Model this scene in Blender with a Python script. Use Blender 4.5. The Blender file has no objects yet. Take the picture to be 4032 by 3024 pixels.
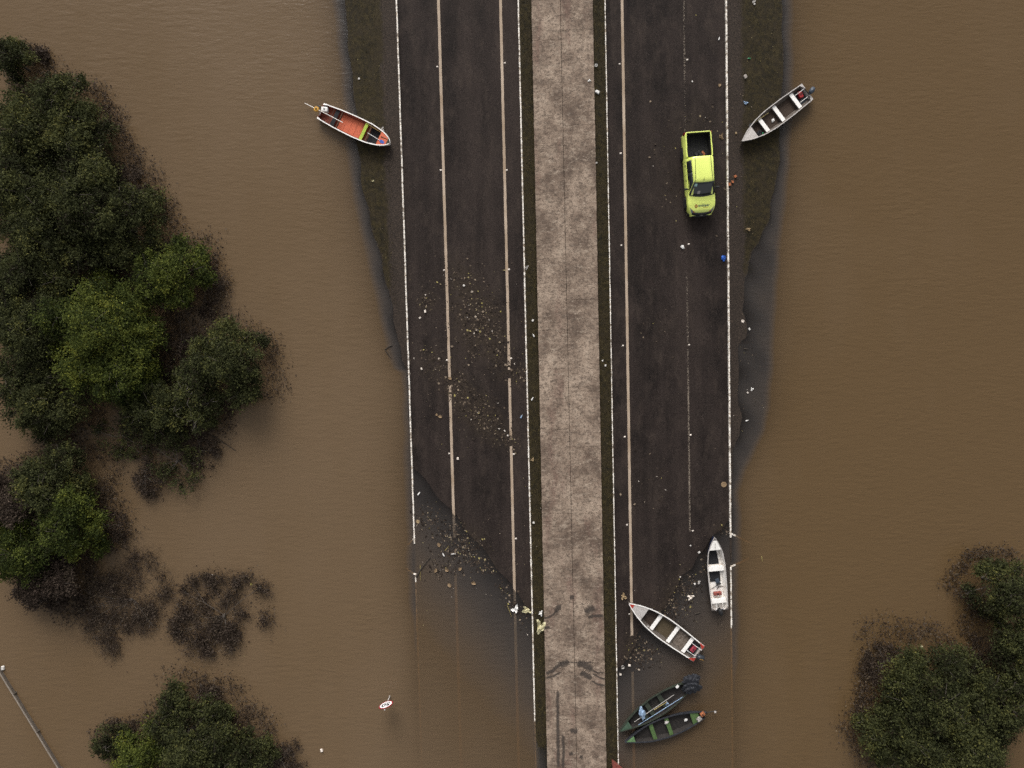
import bpy, bmesh, math, random
import numpy as np
from mathutils import Vector, Matrix

random.seed(7)
RNG = np.random.default_rng(11)
scene = bpy.context.scene
COL = scene.collection

# ------------------------------------------------------------------ camera
CAM_H = 42.5            # metres above the flood water
FPX = 2688.0            # 24 mm equivalent lens, in photo pixels (4032 wide)
_th = math.radians(1.5)
_a = math.radians(1.2)
_r0 = np.array([1.0, 0, 0]); _u0 = np.array([0, math.cos(_th), -math.sin(_th)])
CB = np.array([0, math.sin(_th), math.cos(_th)])
CR = math.cos(_a) * _r0 - math.sin(_a) * _u0
CU = math.sin(_a) * _r0 + math.cos(_a) * _u0
CC = np.array([0, 0, CAM_H])
cam_data = bpy.data.cameras.new("camera")
cam = bpy.data.objects.new("camera", cam_data)
COL.objects.link(cam)
cam.matrix_world = Matrix(((CR[0], CU[0], CB[0], CC[0]), (CR[1], CU[1], CB[1], CC[1]),
                           (CR[2], CU[2], CB[2], CC[2]), (0, 0, 0, 1)))
cam_data.sensor_width = 36; cam_data.lens = 24
cam_data.clip_start = 0.5; cam_data.clip_end = 2000
scene.camera = cam

# ------------------------------------------------------------------ sky, sun, exposure
world = bpy.data.worlds.new("World"); scene.world = world; world.use_nodes = True
wn = world.node_tree.nodes; wl = world.node_tree.links
for n in list(wn): wn.remove(n)
SUN_EL, SUN_ROT = math.radians(32), math.radians(352)
sky = wn.new("ShaderNodeTexSky"); sky.sky_type = 'NISHITA'; sky.sun_disc = False
sky.sun_elevation = SUN_EL; sky.sun_rotation = SUN_ROT
sky.air_density = 1.0; sky.dust_density = 6.0; sky.ozone_density = 1.0
hs = wn.new("ShaderNodeHueSaturation"); hs.inputs['Saturation'].default_value = 0.10   # grey overcast
bg = wn.new("ShaderNodeBackground"); bg.inputs['Strength'].default_value = 0.15
wo = wn.new("ShaderNodeOutputWorld")
wl.new(sky.outputs[0], hs.inputs['Color']); wl.new(hs.outputs[0], bg.inputs['Color']); wl.new(bg.outputs[0], wo.inputs[0])
sun_data = bpy.data.lights.new("sun", 'SUN'); sun_data.energy = 1.2
sun_data.angle = math.radians(26); sun_data.color = (1.0, 0.92, 0.82)
sun = bpy.data.objects.new("sun", sun_data); COL.objects.link(sun)
_sd = Vector((math.sin(SUN_ROT) * math.cos(SUN_EL), math.cos(SUN_ROT) * math.cos(SUN_EL), math.sin(SUN_EL)))
sun.rotation_euler = _sd.to_track_quat('Z', 'Y').to_euler(); sun.location = (0, 0, 60)
scene.view_settings.view_transform = 'Standard'; scene.view_settings.look = 'None'
scene.view_settings.gamma = 1.0; scene.view_settings.use_curve_mapping = False
scene.view_settings.exposure = 0.18
scene.render.engine = 'CYCLES'
scene.cycles.use_denoising = False
scene.cycles.transparent_max_bounces = 12

# ------------------------------------------------------------------ photo pixel -> place
def P(u, v, z):
    d = CR * (u - 2016) / FPX + CU * (1512 - v) / FPX - CB
    t = (z - CAM_H) / d[2]
    q = CC + t * d
    return float(q[0]), float(q[1])
K = 4032 / 2212.0       # the coordinates marked "2" were read off a 2212 px wide view
def P2(u, v, z): return P(u * K, v * K, z)

# ------------------------------------------------------------------ the lie of the land
SL, CF = 0.019, 0.025                      # fall along the road, crossfall
def _line(p0, p1):
    k = (p1[0] - p0[0]) / (p1[1] - p0[1])
    return lambda y: p0[0] + k * (y - p0[1])
def _l2(pts, zs):
    a = P2(pts[0][0], pts[0][1], zs[0]); b = P2(pts[1][0], pts[1][1], zs[1])
    return _line(a, b)
X_LO = _l2(((858, 0), (896, 1160)), (.62, .1))      # left carriageway, outer kerb line
X_LI = _l2(((1118, 0), (1156, 1650)), (.85, .0))
X_CL = _l2(((1148, 0), (1182, 1650)), (.92, .1))    # concrete of the median
X_CM = _l2(((1210, 0), (1246, 1650)), (.92, .1))
X_CR = _l2(((1280, 0), (1310, 1650)), (.92, .1))
X_RI = _l2(((1308, 0), (1337, 1650)), (.9, .05))
X_RO = _l2(((1567, 0), (1576, 1150)), (.7, .05))
X_LS = _l2(((947, 0), (981, 1150)), (.6, .0))
X_LL = _l2(((1081, 0), (1112, 1300)), (.7, .0))
X_RL = _l2(((1344, 0), (1365, 1350)), (.8, .05))
X_RD = _l2(((1478, 0), (1490, 1100)), (.75, .1))
Y_L0 = P(1633, 1830, 0)[1]; Y_R0 = P(2873, 2030, 0)[1]
def _rise(d): return SL * max(d, -70.0)
def wob(x, y):
    return (0.006 * math.sin(1.7 * x + 0.9 * y) + 0.005 * math.sin(0.8 * x - 2.1 * y + 1) + 0.004 * math.sin(3.3 * x + 2.7 * y))
def z_road_l(x, y): return _rise(y - Y_L0) + CF * (x - X_LO(y)) + 0.6 * wob(x, y)
def z_road_r(x, y): return _rise(y - Y_R0) + CF * (X_RO(y) - x) + 0.6 * wob(x, y)
def z_med(y): return 0.5 * (z_road_l(X_LI(y), y) + z_road_r(X_RI(y), y))
def z_strip(x, y):
    t = (x - X_LI(y)) / (X_RI(y) - X_LI(y))
    return (1 - t) * z_road_l(X_LI(y), y) + t * z_road_r(X_RI(y), y) + 0.15
def z_conc(x, y): return z_strip(x, y) + 0.09
def _pl(pts):
    w = sorted([P2(u, v, 0)[::-1] for u, v in pts]); ys = [p[0] for p in w]; xs = [p[1] for p in w]
    return lambda y: float(np.interp(y, ys, xs))
WL = _pl([(745, 0), (760, 150), (768, 250), (775, 330), (790, 430), (802, 480), (817, 540), (842, 640), (857, 700), (868, 760), (882, 800), (889, 850)])
DL = _pl([(733, 0), (748, 150), (756, 250), (763, 330), (776, 430), (786, 480), (800, 540), (824, 640), (838, 700), (850, 760), (866, 800), (878, 850), (884, 930)])
WR = _pl([(1690, 0), (1690, 250), (1680, 350), (1672, 420), (1658, 480), (1635, 520), (1612, 580), (1604, 640), (1599, 700), (1593, 800), (1587, 950), (1578, 1015)])
DR = _pl([(1700, 0), (1700, 250), (1692, 350), (1686, 420), (1680, 480), (1670, 560), (1664, 650), (1662, 700), (1656, 800), (1649, 880), (1641, 930), (1612, 985), (1596, 1020), (1586, 1060)])
def _verge(off, zk, w, d, y, wobv):
    if w > 0.12 and zk > 0:
        if off < w: z = zk * (1 - off / w)
        elif off < d: z = -0.055 * (off - w) / max(d - w, .05)
        else: z = -0.055 - 0.30 * (off - d)
    else:
        z0 = min(zk, -0.03)
        z = z0 - 0.26 * off
    return max(z + wobv, -2.2)
def z_left(off, y):
    return _verge(off, z_road_l(X_LO(y), y) + 0.10, X_LO(y) - WL(y), X_LO(y) - DL(y), y, 1.6 * wob(X_LO(y) - off, y) if off > .1 else 0)
def z_right(off, y):
    return _verge(off, z_road_r(X_RO(y), y) + 0.10, WR(y) - X_RO(y), DR(y) - X_RO(y), y, 1.6 * wob(X_RO(y) + off, y) if off > .1 else 0)
KW = 0.085                                    # kerb width
def z_ground(x, y):
    if x < X_LO(y) - KW: return z_left(X_LO(y) - x, y)
    if x < X_LI(y): return z_road_l(x, y)
    if x < X_RI(y):
        if X_CL(y) < x < X_CR(y): return z_conc(x, y)
        return z_strip(x, y)
    if x < X_RO(y) + KW: return z_road_r(x, y)
    return z_right(x - X_RO(y), y)
def z_surf(x, y): return max(z_ground(x, y), 0.0)
def G(u, v, lift=0.0):
    z = 0.1
    for _ in range(5):
        x, y = P(u, v, z); z = z_surf(x, y) + lift
    return x, y, z
def G2(u, v, lift=0.0): return G(u * K, v * K, lift)
def GB(u, v):
    z = 0.0
    for _ in range(5):
        x, y = P(u, v, z); z = z_ground(x, y)
    return x, y, z

# ------------------------------------------------------------------ materials
def nt(name):
    m = bpy.data.materials.new(name); m.use_nodes = True
    t = m.node_tree
    for n in list(t.nodes): t.nodes.remove(n)
    out = t.nodes.new('ShaderNodeOutputMaterial')
    return m, t, out
def N(t, kind, **kw):
    n = t.nodes.new(kind)
    for k, v in kw.items():
        if k in n.inputs: n.inputs[k].default_value = v
        else: setattr(n, k, v)
    return n
def noise(t, vec, scale, detail=3, rough=0.55):
    n = t.nodes.new('ShaderNodeTexNoise'); n.inputs['Scale'].default_value = scale
    n.inputs['Detail'].default_value = detail; n.inputs['Roughness'].default_value = rough
    if vec is not None: t.links.new(vec, n.inputs['Vector'])
    return n.outputs[0]
def ramp(t, fac, stops):
    r = t.nodes.new('ShaderNodeValToRGB'); e = r.color_ramp.elements
    while len(e) < len(stops): e.new(0.5)
    for i, (p, c) in enumerate(stops):
        e[i].position = p
        e[i].color = (c, c, c, 1) if isinstance(c, (int, float)) else (*c, 1)
    t.links.new(fac, r.inputs[0]); return r.outputs[0]
def mix(t, fac, a, b, mode='MIX'):
    n = t.nodes.new('ShaderNodeMix'); n.data_type = 'RGBA'; n.blend_type = mode
    for sock, val in ((n.inputs[0], fac), (n.inputs[6], a), (n.inputs[7], b)):
        if isinstance(val, (int, float)): sock.default_value = val
        elif isinstance(val, tuple): sock.default_value = (*val, 1)
        else: t.links.new(val, sock)
    return n.outputs[2]
def math_(t, op, a, b=None):
    n = t.nodes.new('ShaderNodeMath'); n.operation = op
    for i, val in enumerate((a, b)):
        if val is None: continue
        if isinstance(val, (int, float)): n.inputs[i].default_value = val
        else: t.links.new(val, n.inputs[i])
    return n.outputs[0]
def coord(t, kind='Object', scale=(1, 1, 1)):
    c = t.nodes.new('ShaderNodeTexCoord'); mp = t.nodes.new('ShaderNodeMapping')
    mp.inputs['Scale'].default_value = scale
    t.links.new(c.outputs[kind], mp.inputs['Vector']); return mp.outputs[0]
def pbr(t, out, col, rough=0.6, metal=0.0, bump=None, bstr=0.3, bdist=0.02, spec=0.5, coat=0.0):
    p = t.nodes.new('ShaderNodeBsdfPrincipled')
    if isinstance(col, tuple): p.inputs['Base Color'].default_value = (*col, 1)
    else: t.links.new(col, p.inputs['Base Color'])
    if isinstance(rough, (int, float)): p.inputs['Roughness'].default_value = rough
    else: t.links.new(rough, p.inputs['Roughness'])
    p.inputs['Metallic'].default_value = metal; p.inputs['Specular IOR Level'].default_value = spec
    p.inputs['Coat Weight'].default_value = coat
    if bump is not None:
        b = t.nodes.new('ShaderNodeBump'); b.inputs['Strength'].default_value = bstr; b.inputs['Distance'].default_value = bdist
        t.links.new(bump, b.inputs['Height']); t.links.new(b.outputs[0], p.inputs['Normal'])
    t.links.new(p.outputs[0], out.inputs[0]); return p
def simple(name, c1, c2=None, rough=0.6, scale=6.0, metal=0.0, bstr=0.15, spec=0.4, coat=0.0, lo=0.35, hi=0.7):
    m, t, o = nt(name); v = coord(t)
    c2 = c2 or tuple(x * 0.7 for x in c1)
    n = noise(t, v, scale, 5, 0.65)
    pbr(t, o, ramp(t, n, [(lo, c1), (hi, c2)]), rough, metal, noise(t, v, scale * 5, 3), bstr, 0.01, spec, coat)
    return m
M = {}
# asphalt: grain, blotches, wheel tracks; "mud" = silt left by the flood
m, t, o = nt('asphalt'); v = coord(t); vs = coord(t, 'Object', (1.6, 0.10, 1))
at = N(t, 'ShaderNodeAttribute', attribute_name='mud')
grain = noise(t, v, 22, 4, 0.7); blot = noise(t, v, 0.55, 4, 0.6); trk = noise(t, vs, 0.5, 4, 0.6)
base = ramp(t, blot, [(0.34, (0.0095, 0.0066, 0.0058)), (0.66, (0.024, 0.0168, 0.0145))])
base = mix(t, ramp(t, trk, [(0.40, 0.0), (0.64, 0.75)]), base, (0.037, 0.0265, 0.0225))
base = mix(t, ramp(t, noise(t, coord(t, 'Object', (1, .4, 1)), 1.3, 6, .72), [(0.50, 0.0), (0.70, 0.6)]), base, (0.056, 0.041, 0.033))
base = mix(t, ramp(t, grain, [(0.36, 0.8), (0.5, 0.0)]), base, (0.005, 0.004, 0.004))
base = mix(t, ramp(t, grain, [(0.54, 0.0), (0.74, 0.7)]), base, (0.085, 0.068, 0.060))
mudn = math_(t, 'MULTIPLY', at.outputs['Fac'], ramp(t, noise(t, v, 5, 5, 0.7), [(0.38, 0.0), (0.6, 1.0)]))
base = mix(t, mudn, base, (0.036, 0.0265, 0.0185))
pbr(t, o, base, 0.8, 0, grain, 0.5, 0.012, 0.15); M['asphalt'] = m
# worn thermoplastic line paint, dirty with silt
def paint(name, c, wear, wc=(0.045, 0.037, 0.034)):
    m, t, o = nt(name); v = coord(t)
    n1 = noise(t, v, 9, 5, 0.75); n2 = noise(t, v, 0.8, 3); n3 = noise(t, v, 45, 2)
    c0 = mix(t, ramp(t, n2, [(0.35, 0.0), (0.7, 1.0)]), c, tuple(x * f for x, f in zip(c, (0.66, 0.60, 0.52))))
    c0 = mix(t, ramp(t, n3, [(0.4, 0.35), (0.6, 0.0)]), c0, tuple(x * 0.45 for x in c))
    c0 = mix(t, ramp(t, n1, [(wear, 0.0), (wear + 0.06, 1.0)]), c0, wc)
    pbr(t, o, c0, 0.7, 0, n3, 0.2, 0.004, 0.3); M[name] = m
paint('line_paint', (0.47, 0.375, 0.29), 0.66)
m, t, o = nt('line_paint_ghost'); v = coord(t)        # almost gone: flecks of paint
n1 = noise(t, v, 14, 4, 0.8); n2 = noise(t, coord(t, 'Object', (1, 1, 1)), 0.25, 3)
thr = math_(t, 'ADD', n1, math_(t, 'MULTIPLY', math_(t, 'SUBTRACT', n2, 0.5), 0.6))
bs = N(t, 'ShaderNodeBsdfPrincipled'); bs.inputs['Base Color'].default_value = (0.33, 0.27, 0.21, 1); bs.inputs['Roughness'].default_value = .8
t.links.new(ramp(t, thr, [(0.50, 0.0), (0.60, 0.55)]), bs.inputs['Alpha']); t.links.new(bs.outputs[0], o.inputs[0]); M['line_paint_ghost'] = m
# kerb: limewashed concrete, chipped
m, t, o = nt('kerb_paint'); v = coord(t); g = N(t, 'ShaderNodeNewGeometry')
n1 = noise(t, g.outputs['Position'], 3.2, 5, 0.75); n2 = noise(t, g.outputs['Position'], 7, 5, 0.7)
c0 = mix(t, ramp(t, n2, [(0.50, 0.0), (0.62, 0.85)]), (0.84, 0.79, 0.72), (0.36, 0.27, 0.18))
c0 = mix(t, ramp(t, n1, [(0.50, 0.0), (0.60, 0.9)]), c0, (0.13, 0.095, 0.065))
pbr(t, o, c0, 0.75, 0, n2, 0.4, 0.01, 0.3); M['kerb_paint'] = m
# median concrete: trowel streaks, reddish and dark stains
m, t, o = nt('concrete'); g = N(t, 'ShaderNodeNewGeometry'); pos = g.outputs['Position']
def mp(scale):
    k = t.nodes.new('ShaderNodeMapping'); k.inputs['Scale'].default_value = scale; t.links.new(pos, k.inputs['Vector']); return k.outputs[0]
b1 = noise(t, pos, 0.7, 5, 0.6); b2 = noise(t, mp((0.9, 1.5, 1)), 1.5, 6, 0.75); b3 = noise(t, pos, 14, 4, 0.7); b4 = noise(t, mp((2.2, .5, 1)), 0.5, 3)
c0 = ramp(t, b1, [(0.36, (0.118, 0.083, 0.062)), (0.5, (0.24, 0.178, 0.134)), (0.64, (0.36, 0.277, 0.212))])
c0 = mix(t, ramp(t, b2, [(0.54, 0.0), (0.72, 0.9)]), c0, (0.42, 0.34, 0.265))
c0 = mix(t, ramp(t, b2, [(0.28, 0.75), (0.45, 0.0)]), c0, (0.080, 0.062, 0.051))
c0 = mix(t, ramp(t, b4, [(0.56, 0.0), (0.68, 0.55)]), c0, (0.150, 0.085, 0.068))
c0 = mix(t, ramp(t, noise(t, mp((1, 1.3, 1)), 4.5, 6, .8), [(0.40, 0.8), (0.51, 0.0)]), c0, (0.080, 0.058, 0.044))
c0 = mix(t, ramp(t, noise(t, mp((1, 2.2, 1)), 3.1, 6, .8), [(0.55, 0.0), (0.68, 0.75)]), c0, (0.46, 0.375, 0.295))
c0 = mix(t, ramp(t, b3, [(0.36, 0.7), (0.5, 0.0)]), c0, (0.060, 0.046, 0.037))
c0 = mix(t, ramp(t, b3, [(0.6, 0.0), (0.78, 0.5)]), c0, (0.34, 0.29, 0.245))
pbr(t, o, c0, 0.85, 0, b3, 0.5, 0.01, 0.25); M['concrete'] = m
M['joint'] = simple('joint_soil', (0.03, 0.024, 0.018), rough=.95, scale=9)
m, t, o = nt('wet_concrete'); g = N(t, 'ShaderNodeNewGeometry'); pos = g.outputs['Position']
b3 = noise(t, pos, 12, 4, 0.7); b5 = noise(t, pos, 4.5, 4, .7)
bs = pbr(t, o, ramp(t, b3, [(0.3, (0.034, 0.027, 0.023)), (0.7, (0.085, 0.068, 0.057))]), 0.5, 0, b3, .4, .008, .4)
at = N(t, 'ShaderNodeAttribute', attribute_name='edge')
t.links.new(ramp(t, math_(t, 'ADD', math_(t, 'MULTIPLY', b5, 0.9), math_(t, 'MULTIPLY', at.outputs['Fac'], 0.75)), [(0.60, 0.0), (1.0, 0.72)]), bs.inputs['Alpha']); M['wet_concrete'] = m
# verge soil and turf
m, t, o = nt('verge_soil'); v = coord(t); at = N(t, 'ShaderNodeAttribute', attribute_name='grass')
b1 = noise(t, v, 1.1, 5, 0.65); b3 = noise(t, v, 15, 5, 0.75)
b2 = noise(t, v, 3.5, 6, .75)
soil = ramp(t, b3, [(0.32, (0.009, 0.0066, 0.0052)), (0.52, (0.034, 0.025, 0.0195)), (0.72, (0.095, 0.068, 0.050))])
turf = ramp(t, b3, [(0.32, (0.007, 0.0055, 0.002)), (0.52, (0.030, 0.022, 0.0075)), (0.72, (0.082, 0.062, 0.024))])
turf = mix(t, ramp(t, b2, [(0.42, 0.85), (0.54, 0.0)]), turf, (0.010, 0.008, 0.004))
turf = mix(t, ramp(t, b2, [(0.56, 0.0), (0.7, 0.6)]), turf, (0.060, 0.046, 0.020))
turf = mix(t, ramp(t, b1, [(0.4, 0.0), (0.65, 0.7)]), turf, (0.030, 0.0215, 0.011))
fac = ramp(t, math_(t, 'ADD', at.outputs['Fac'], math_(t, 'MULTIPLY', math_(t, 'SUBTRACT', b1, 0.5), 1.3)), [(0.35, 0.0), (0.65, 1.0)])
pbr(t, o, mix(t, fac, soil, turf), 0.9, 0, b3, 0.8, 0.03, 0.25); M['verge'] = m
m, t, o = nt('grass_blade'); at = N(t, 'ShaderNodeAttribute', attribute_name='tint')
pbr(t, o, ramp(t, at.outputs['Fac'], [(0.0, (0.016, 0.012, 0.004)), (0.5, (0.042, 0.033, 0.010)), (0.85, (0.075, 0.060, 0.018)), (1.0, (0.15, 0.115, 0.045))]), 0.7, spec=.2); M['grass'] = m
# flood water: silty body that hides the bed with depth, a ripple skin that mirrors the sky
m, t, o = nt('flood_water'); v = coord(t)
at = N(t, 'ShaderNodeAttribute', attribute_name='depth')
tr = math_(t, 'POWER', 2.71828, math_(t, 'MULTIPLY', math_(t, 'POWER', math_(t, 'DIVIDE', at.outputs['Fac'], 0.19), 0.72), -1.0))
big = noise(t, v, 0.045, 4, 0.55)
warm = N(t, 'ShaderNodeAttribute', attribute_name='silt')
strk = noise(t, coord(t, 'Object', (1.0, .22, 1)), 0.16, 5, 0.6)
silt = math_(t, 'ADD', math_(t, 'ADD', math_(t, 'MULTIPLY', big, 0.9), math_(t, 'MULTIPLY', math_(t, 'SUBTRACT', strk, .5), 0.7)), warm.outputs['Fac'])
body = ramp(t, silt, [(0.25, (0.138, 0.094, 0.056)), (1.25, (0.106, 0.067, 0.032))])
body = mix(t, ramp(t, at.outputs['Fac'], [(0.02, 0.0), (0.19, 1.0)]), (0.118, 0.106, 0.102), body)     # thin layer scatters greyer, with grey sky sheen put into its colour
body = mix(t, ramp(t, noise(t, v, 9, 4, .8), [(0.35, 0.16), (0.5, 0.0)]), body, (0.06, 0.042, 0.024))
body = mix(t, ramp(t, noise(t, v, 11, 4, .8), [(0.55, 0.0), (0.7, 0.16)]), body, (0.22, 0.165, 0.11))
rw = N(t, 'ShaderNodeMapping'); rw.inputs['Rotation'].default_value = (0, 0, .6); rw.inputs['Scale'].default_value = (.55, 2.0, 1); t.links.new(v, rw.inputs['Vector'])
rp1 = noise(t, rw.outputs[0], 1.9, 3, 0.6); rp2 = noise(t, v, 7.5, 3, 0.7); rp3 = noise(t, v, 0.35, 2)
h = math_(t, 'ADD', math_(t, 'MULTIPLY', rp1, ramp(t, rp3, [(0.3, 0.35), (0.7, 1.0)])), math_(t, 'MULTIPLY', rp2, 0.28))
bmp = N(t, 'ShaderNodeBump'); bmp.inputs['Strength'].default_value = 0.32; bmp.inputs['Distance'].default_value = 0.12
t.links.new(h, bmp.inputs['Height'])
df = N(t, 'ShaderNodeBsdfDiffuse'); t.links.new(body, df.inputs[0]); t.links.new(bmp.outputs[0], df.inputs['Normal'])
tp = N(t, 'ShaderNodeBsdfTransparent'); t.links.new(ramp(t, at.outputs['Fac'], [(0.0, (1, 1, 1)), (0.05, (.95, .90, .80)), (0.14, (1.0, 0.72, 0.38)), (0.4, (1.0, 0.55, 0.2))]), tp.inputs[0])
gl = N(t, 'ShaderNodeBsdfGlossy'); gl.inputs['Roughness'].default_value = 0.16; t.links.new(bmp.outputs[0], gl.inputs['Normal'])
m1 = N(t, 'ShaderNodeMixShader'); t.links.new(tr, m1.inputs[0]); t.links.new(df.outputs[0], m1.inputs[1]); t.links.new(tp.outputs[0], m1.inputs[2])
fr = N(t, 'ShaderNodeFresnel'); fr.inputs[0].default_value = 1.333; t.links.new(bmp.outputs[0], fr.inputs['Normal'])
m2 = N(t, 'ShaderNodeMixShader'); t.links.new(fr.outputs[0], m2.inputs[0]); t.links.new(m1.outputs[0], m2.inputs[1]); t.links.new(gl.outputs[0], m2.inputs[2])
t.links.new(m2.outputs[0], o.inputs[0]); M['water'] = m
# foliage
def foliage(name, stops):
    m, t, o = nt(name); at = N(t, 'ShaderNodeAttribute', attribute_name='tint')
    c = ramp(t, at.outputs['Fac'], stops)
    d = N(t, 'ShaderNodeBsdfPrincipled'); d.inputs['Roughness'].default_value = 0.6; d.inputs['Specular IOR Level'].default_value = 0.04
    t.links.new(c, d.inputs['Base Color'])
    tl = N(t, 'ShaderNodeBsdfTranslucent'); t.links.new(c, tl.inputs[0])
    ms = N(t, 'ShaderNodeMixShader'); ms.inputs[0].default_value = 0.22
    t.links.new(d.outputs[0], ms.inputs[1]); t.links.new(tl.outputs[0], ms.inputs[2]); t.links.new(ms.outputs[0], o.inputs[0]); M[name] = m
foliage('leaf_dark', [(0.0, (0.026, 0.019, 0.013)), (0.2, (0.016, 0.018, 0.009)), (0.5, (0.047, 0.052, 0.022)), (0.85, (0.076, 0.080, 0.028)), (1.0, (0.13, 0.12, 0.034))])
foliage('leaf_bright', [(0.0, (0.028, 0.024, 0.011)), (0.2, (0.018, 0.026, 0.009)), (0.5, (0.056, 0.070, 0.018)), (0.85, (0.095, 0.110, 0.022)), (1.0, (0.17, 0.17, 0.03))])
foliage('leaf_brown', [(0.0, (0.024, 0.017, 0.013)), (0.5, (0.050, 0.037, 0.029)), (0.85, (0.080, 0.061, 0.047)), (1.0, (0.13, 0.10, 0.065))])
M['bark'] = simple('bark', (0.055, 0.045, 0.038), (0.10, 0.085, 0.07), .9, 12)
M['bark_pale'] = simple('bark_pale', (0.12, 0.105, 0.09), (0.07, 0.06, 0.05), .9, 12)
# things
m, t, o = nt('truck_paint'); pbr(t, o, (0.74, 0.84, 0.19), 0.30, 0, None, spec=.5, coat=.6); M['truck_paint'] = m
M['black_plastic'] = simple('black_plastic', (0.010, 0.010, 0.011), (0.018, 0.018, 0.018), .55, 20)
M['bed_liner'] = simple('bed_liner', (0.007, 0.007, 0.008), (0.016, 0.015, 0.015), .7, 9)
M['glass'] = simple('dark_glass', (0.012, 0.015, 0.018), (0.02, 0.024, 0.028), .06, 3, bstr=0, spec=.6)
M['lamp_glass'] = simple('lamp_glass', (0.05, 0.055, 0.06), (0.22, 0.23, 0.24), .12, 16, bstr=0, spec=.6)
M['amber'] = simple('amber_lens', (0.5, 0.13, 0.02), None, .2, 9)
M['red_lens'] = simple('red_lens', (0.16, 0.006, 0.008), None, .2, 9)
M['rubber'] = simple('rubber', (0.012, 0.012, 0.012), (0.02, 0.018, 0.016), .85, 16)
M['rim'] = simple('rim_metal', (0.30, 0.30, 0.31), None, .4, 9, .7)
M['logo_red'] = simple('logo_red', (0.30, 0.010, 0.012), None, .5, 9, bstr=0)
M['logo_navy'] = simple('logo_navy', (0.012, 0.05, 0.10), None, .5, 9, bstr=0)
M['logo_orange'] = simple('logo_orange', (0.55, 0.24, 0.03), None, .5, 9, bstr=0)
M['sticker'] = simple('sticker', (0.45, 0.68, 0.64), None, .5, 9, bstr=0)
M['white'] = simple('white_paint', (0.86, 0.84, 0.81), (0.72, 0.69, 0.65), .55, 7, lo=.4, hi=.75)
M['white_dirty'] = simple('white_dirty', (0.80, 0.77, 0.73), (0.42, 0.34, 0.26), .65, 5, lo=.48, hi=.76)
M['alu_white'] = simple('worn_white', (0.52, 0.49, 0.47), (0.33, 0.30, 0.28), .55, 10)
M['alu'] = simple('aluminium', (0.19, 0.165, 0.145), (0.085, 0.068, 0.055), .5, 7, .35)
M['mud_floor'] = simple('muddy_floor', (0.038, 0.024, 0.017), (0.062, 0.043, 0.031), .9, 12)
M['mud_floor_olive'] = simple('olive_floor', (0.062, 0.045, 0.024), (0.09, 0.068, 0.04), .9, 12)
M['plank_grey'] = simple('grey_plank', (0.22, 0.18, 0.15), (0.075, 0.055, 0.038), .8, 6)
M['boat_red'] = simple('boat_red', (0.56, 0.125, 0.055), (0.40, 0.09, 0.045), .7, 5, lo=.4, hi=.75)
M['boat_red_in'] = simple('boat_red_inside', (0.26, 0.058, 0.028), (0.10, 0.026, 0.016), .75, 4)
M['red_patch'] = simple('red_patch', (0.42, 0.035, 0.018), (0.3, 0.03, 0.02), .6, 6)
M['red_faded'] = simple('red_faded', (0.26, 0.06, 0.045), (0.15, 0.05, 0.04), .7, 6)
M['lime'] = simple('lime_board', (0.36, 0.47, 0.045), (0.26, 0.36, 0.05), .7, 9)
M['navy'] = simple('navy_hull', (0.012, 0.02, 0.06), None, .4, 8)
M['black_mat'] = simple('black_mat', (0.009, 0.009, 0.011), (0.016, 0.016, 0.019), .85, 25)
M['green_dark'] = simple('green_hull', (0.016, 0.021, 0.015), (0.034, 0.043, 0.027), .8, 6)
M['canoe_in'] = simple('canoe_inside', (0.012, 0.010, 0.010), (0.028, 0.023, 0.020), .85, 7)
M['green_teal'] = simple('green_teal', (0.028, 0.060, 0.038), (0.06, 0.095, 0.062), .75, 9)
M['green_bright'] = simple('green_paint', (0.075, 0.135, 0.040), (0.04, 0.075, 0.025), .75, 8)
M['green_deck'] = simple('green_deck', (0.12, 0.225, 0.095), (0.06, 0.12, 0.05), .75, 10)
M['motor_dark'] = simple('motor_cowl', (0.018, 0.022, 0.028), (0.035, 0.042, 0.052), .35, 6)
M['motor_blue'] = simple('motor_cowl_blue', (0.05, 0.065, 0.09), (0.03, 0.038, 0.05), .4, 6)
M['steel'] = simple('steel', (0.36, 0.34, 0.32), None, .45, 9, .5)
M['wood_brown'] = simple('wood_brown', (0.09, 0.042, 0.022), (0.05, 0.026, 0.016), .8, 8)
M['fuel_red'] = simple('fuel_red', (0.33, 0.018, 0.022), (0.2, 0.014, 0.016), .5, 6)
M['fuel_crimson'] = simple('fuel_crimson', (0.30, 0.035, 0.055), None, .5, 6)
M['yellow'] = simple('yellow_motor', (0.62, 0.33, 0.035), (0.4, 0.2, 0.03), .5, 9)
M['blue_blade'] = simple('blue_blade', (0.03, 0.09, 0.40), None, .5, 6)
M['blue_bag'] = simple('blue_bag', (0.015, 0.10, 0.45), (0.01, 0.06, 0.3), .4, 6)
M['pale_blue'] = simple('pale_blue_plastic', (0.20, 0.30, 0.45), (0.33, 0.43, 0.55), .4, 8)
M['white_plastic'] = simple('white_plastic', (0.78, 0.77, 0.75), (0.62, 0.6, 0.57), .45, 8)
M['foam'] = simple('foam_white', (0.66, 0.63, 0.59), None, .8, 20, bstr=.3)
M['grey_plastic'] = simple('grey_plastic', (0.40, 0.38, 0.36), (0.26, 0.24, 0.22), .6, 8)
M['carton'] = simple('pale_carton', (0.36, 0.32, 0.29), None, .8, 9)
M['tan'] = simple('tan_scrap', (0.34, 0.25, 0.14), (0.22, 0.15, 0.08), .8, 9)
M['dry_leaf'] = simple('dry_leaf', (0.17, 0.11, 0.06), (0.27, 0.19, 0.11), .8, 14)
M['brick'] = simple('brick_red', (0.34, 0.11, 0.04), (0.22, 0.08, 0.04), .9, 14)
M['green_glass'] = simple('green_bottle', (0.02, 0.26, 0.10), None, .3, 6)
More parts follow.
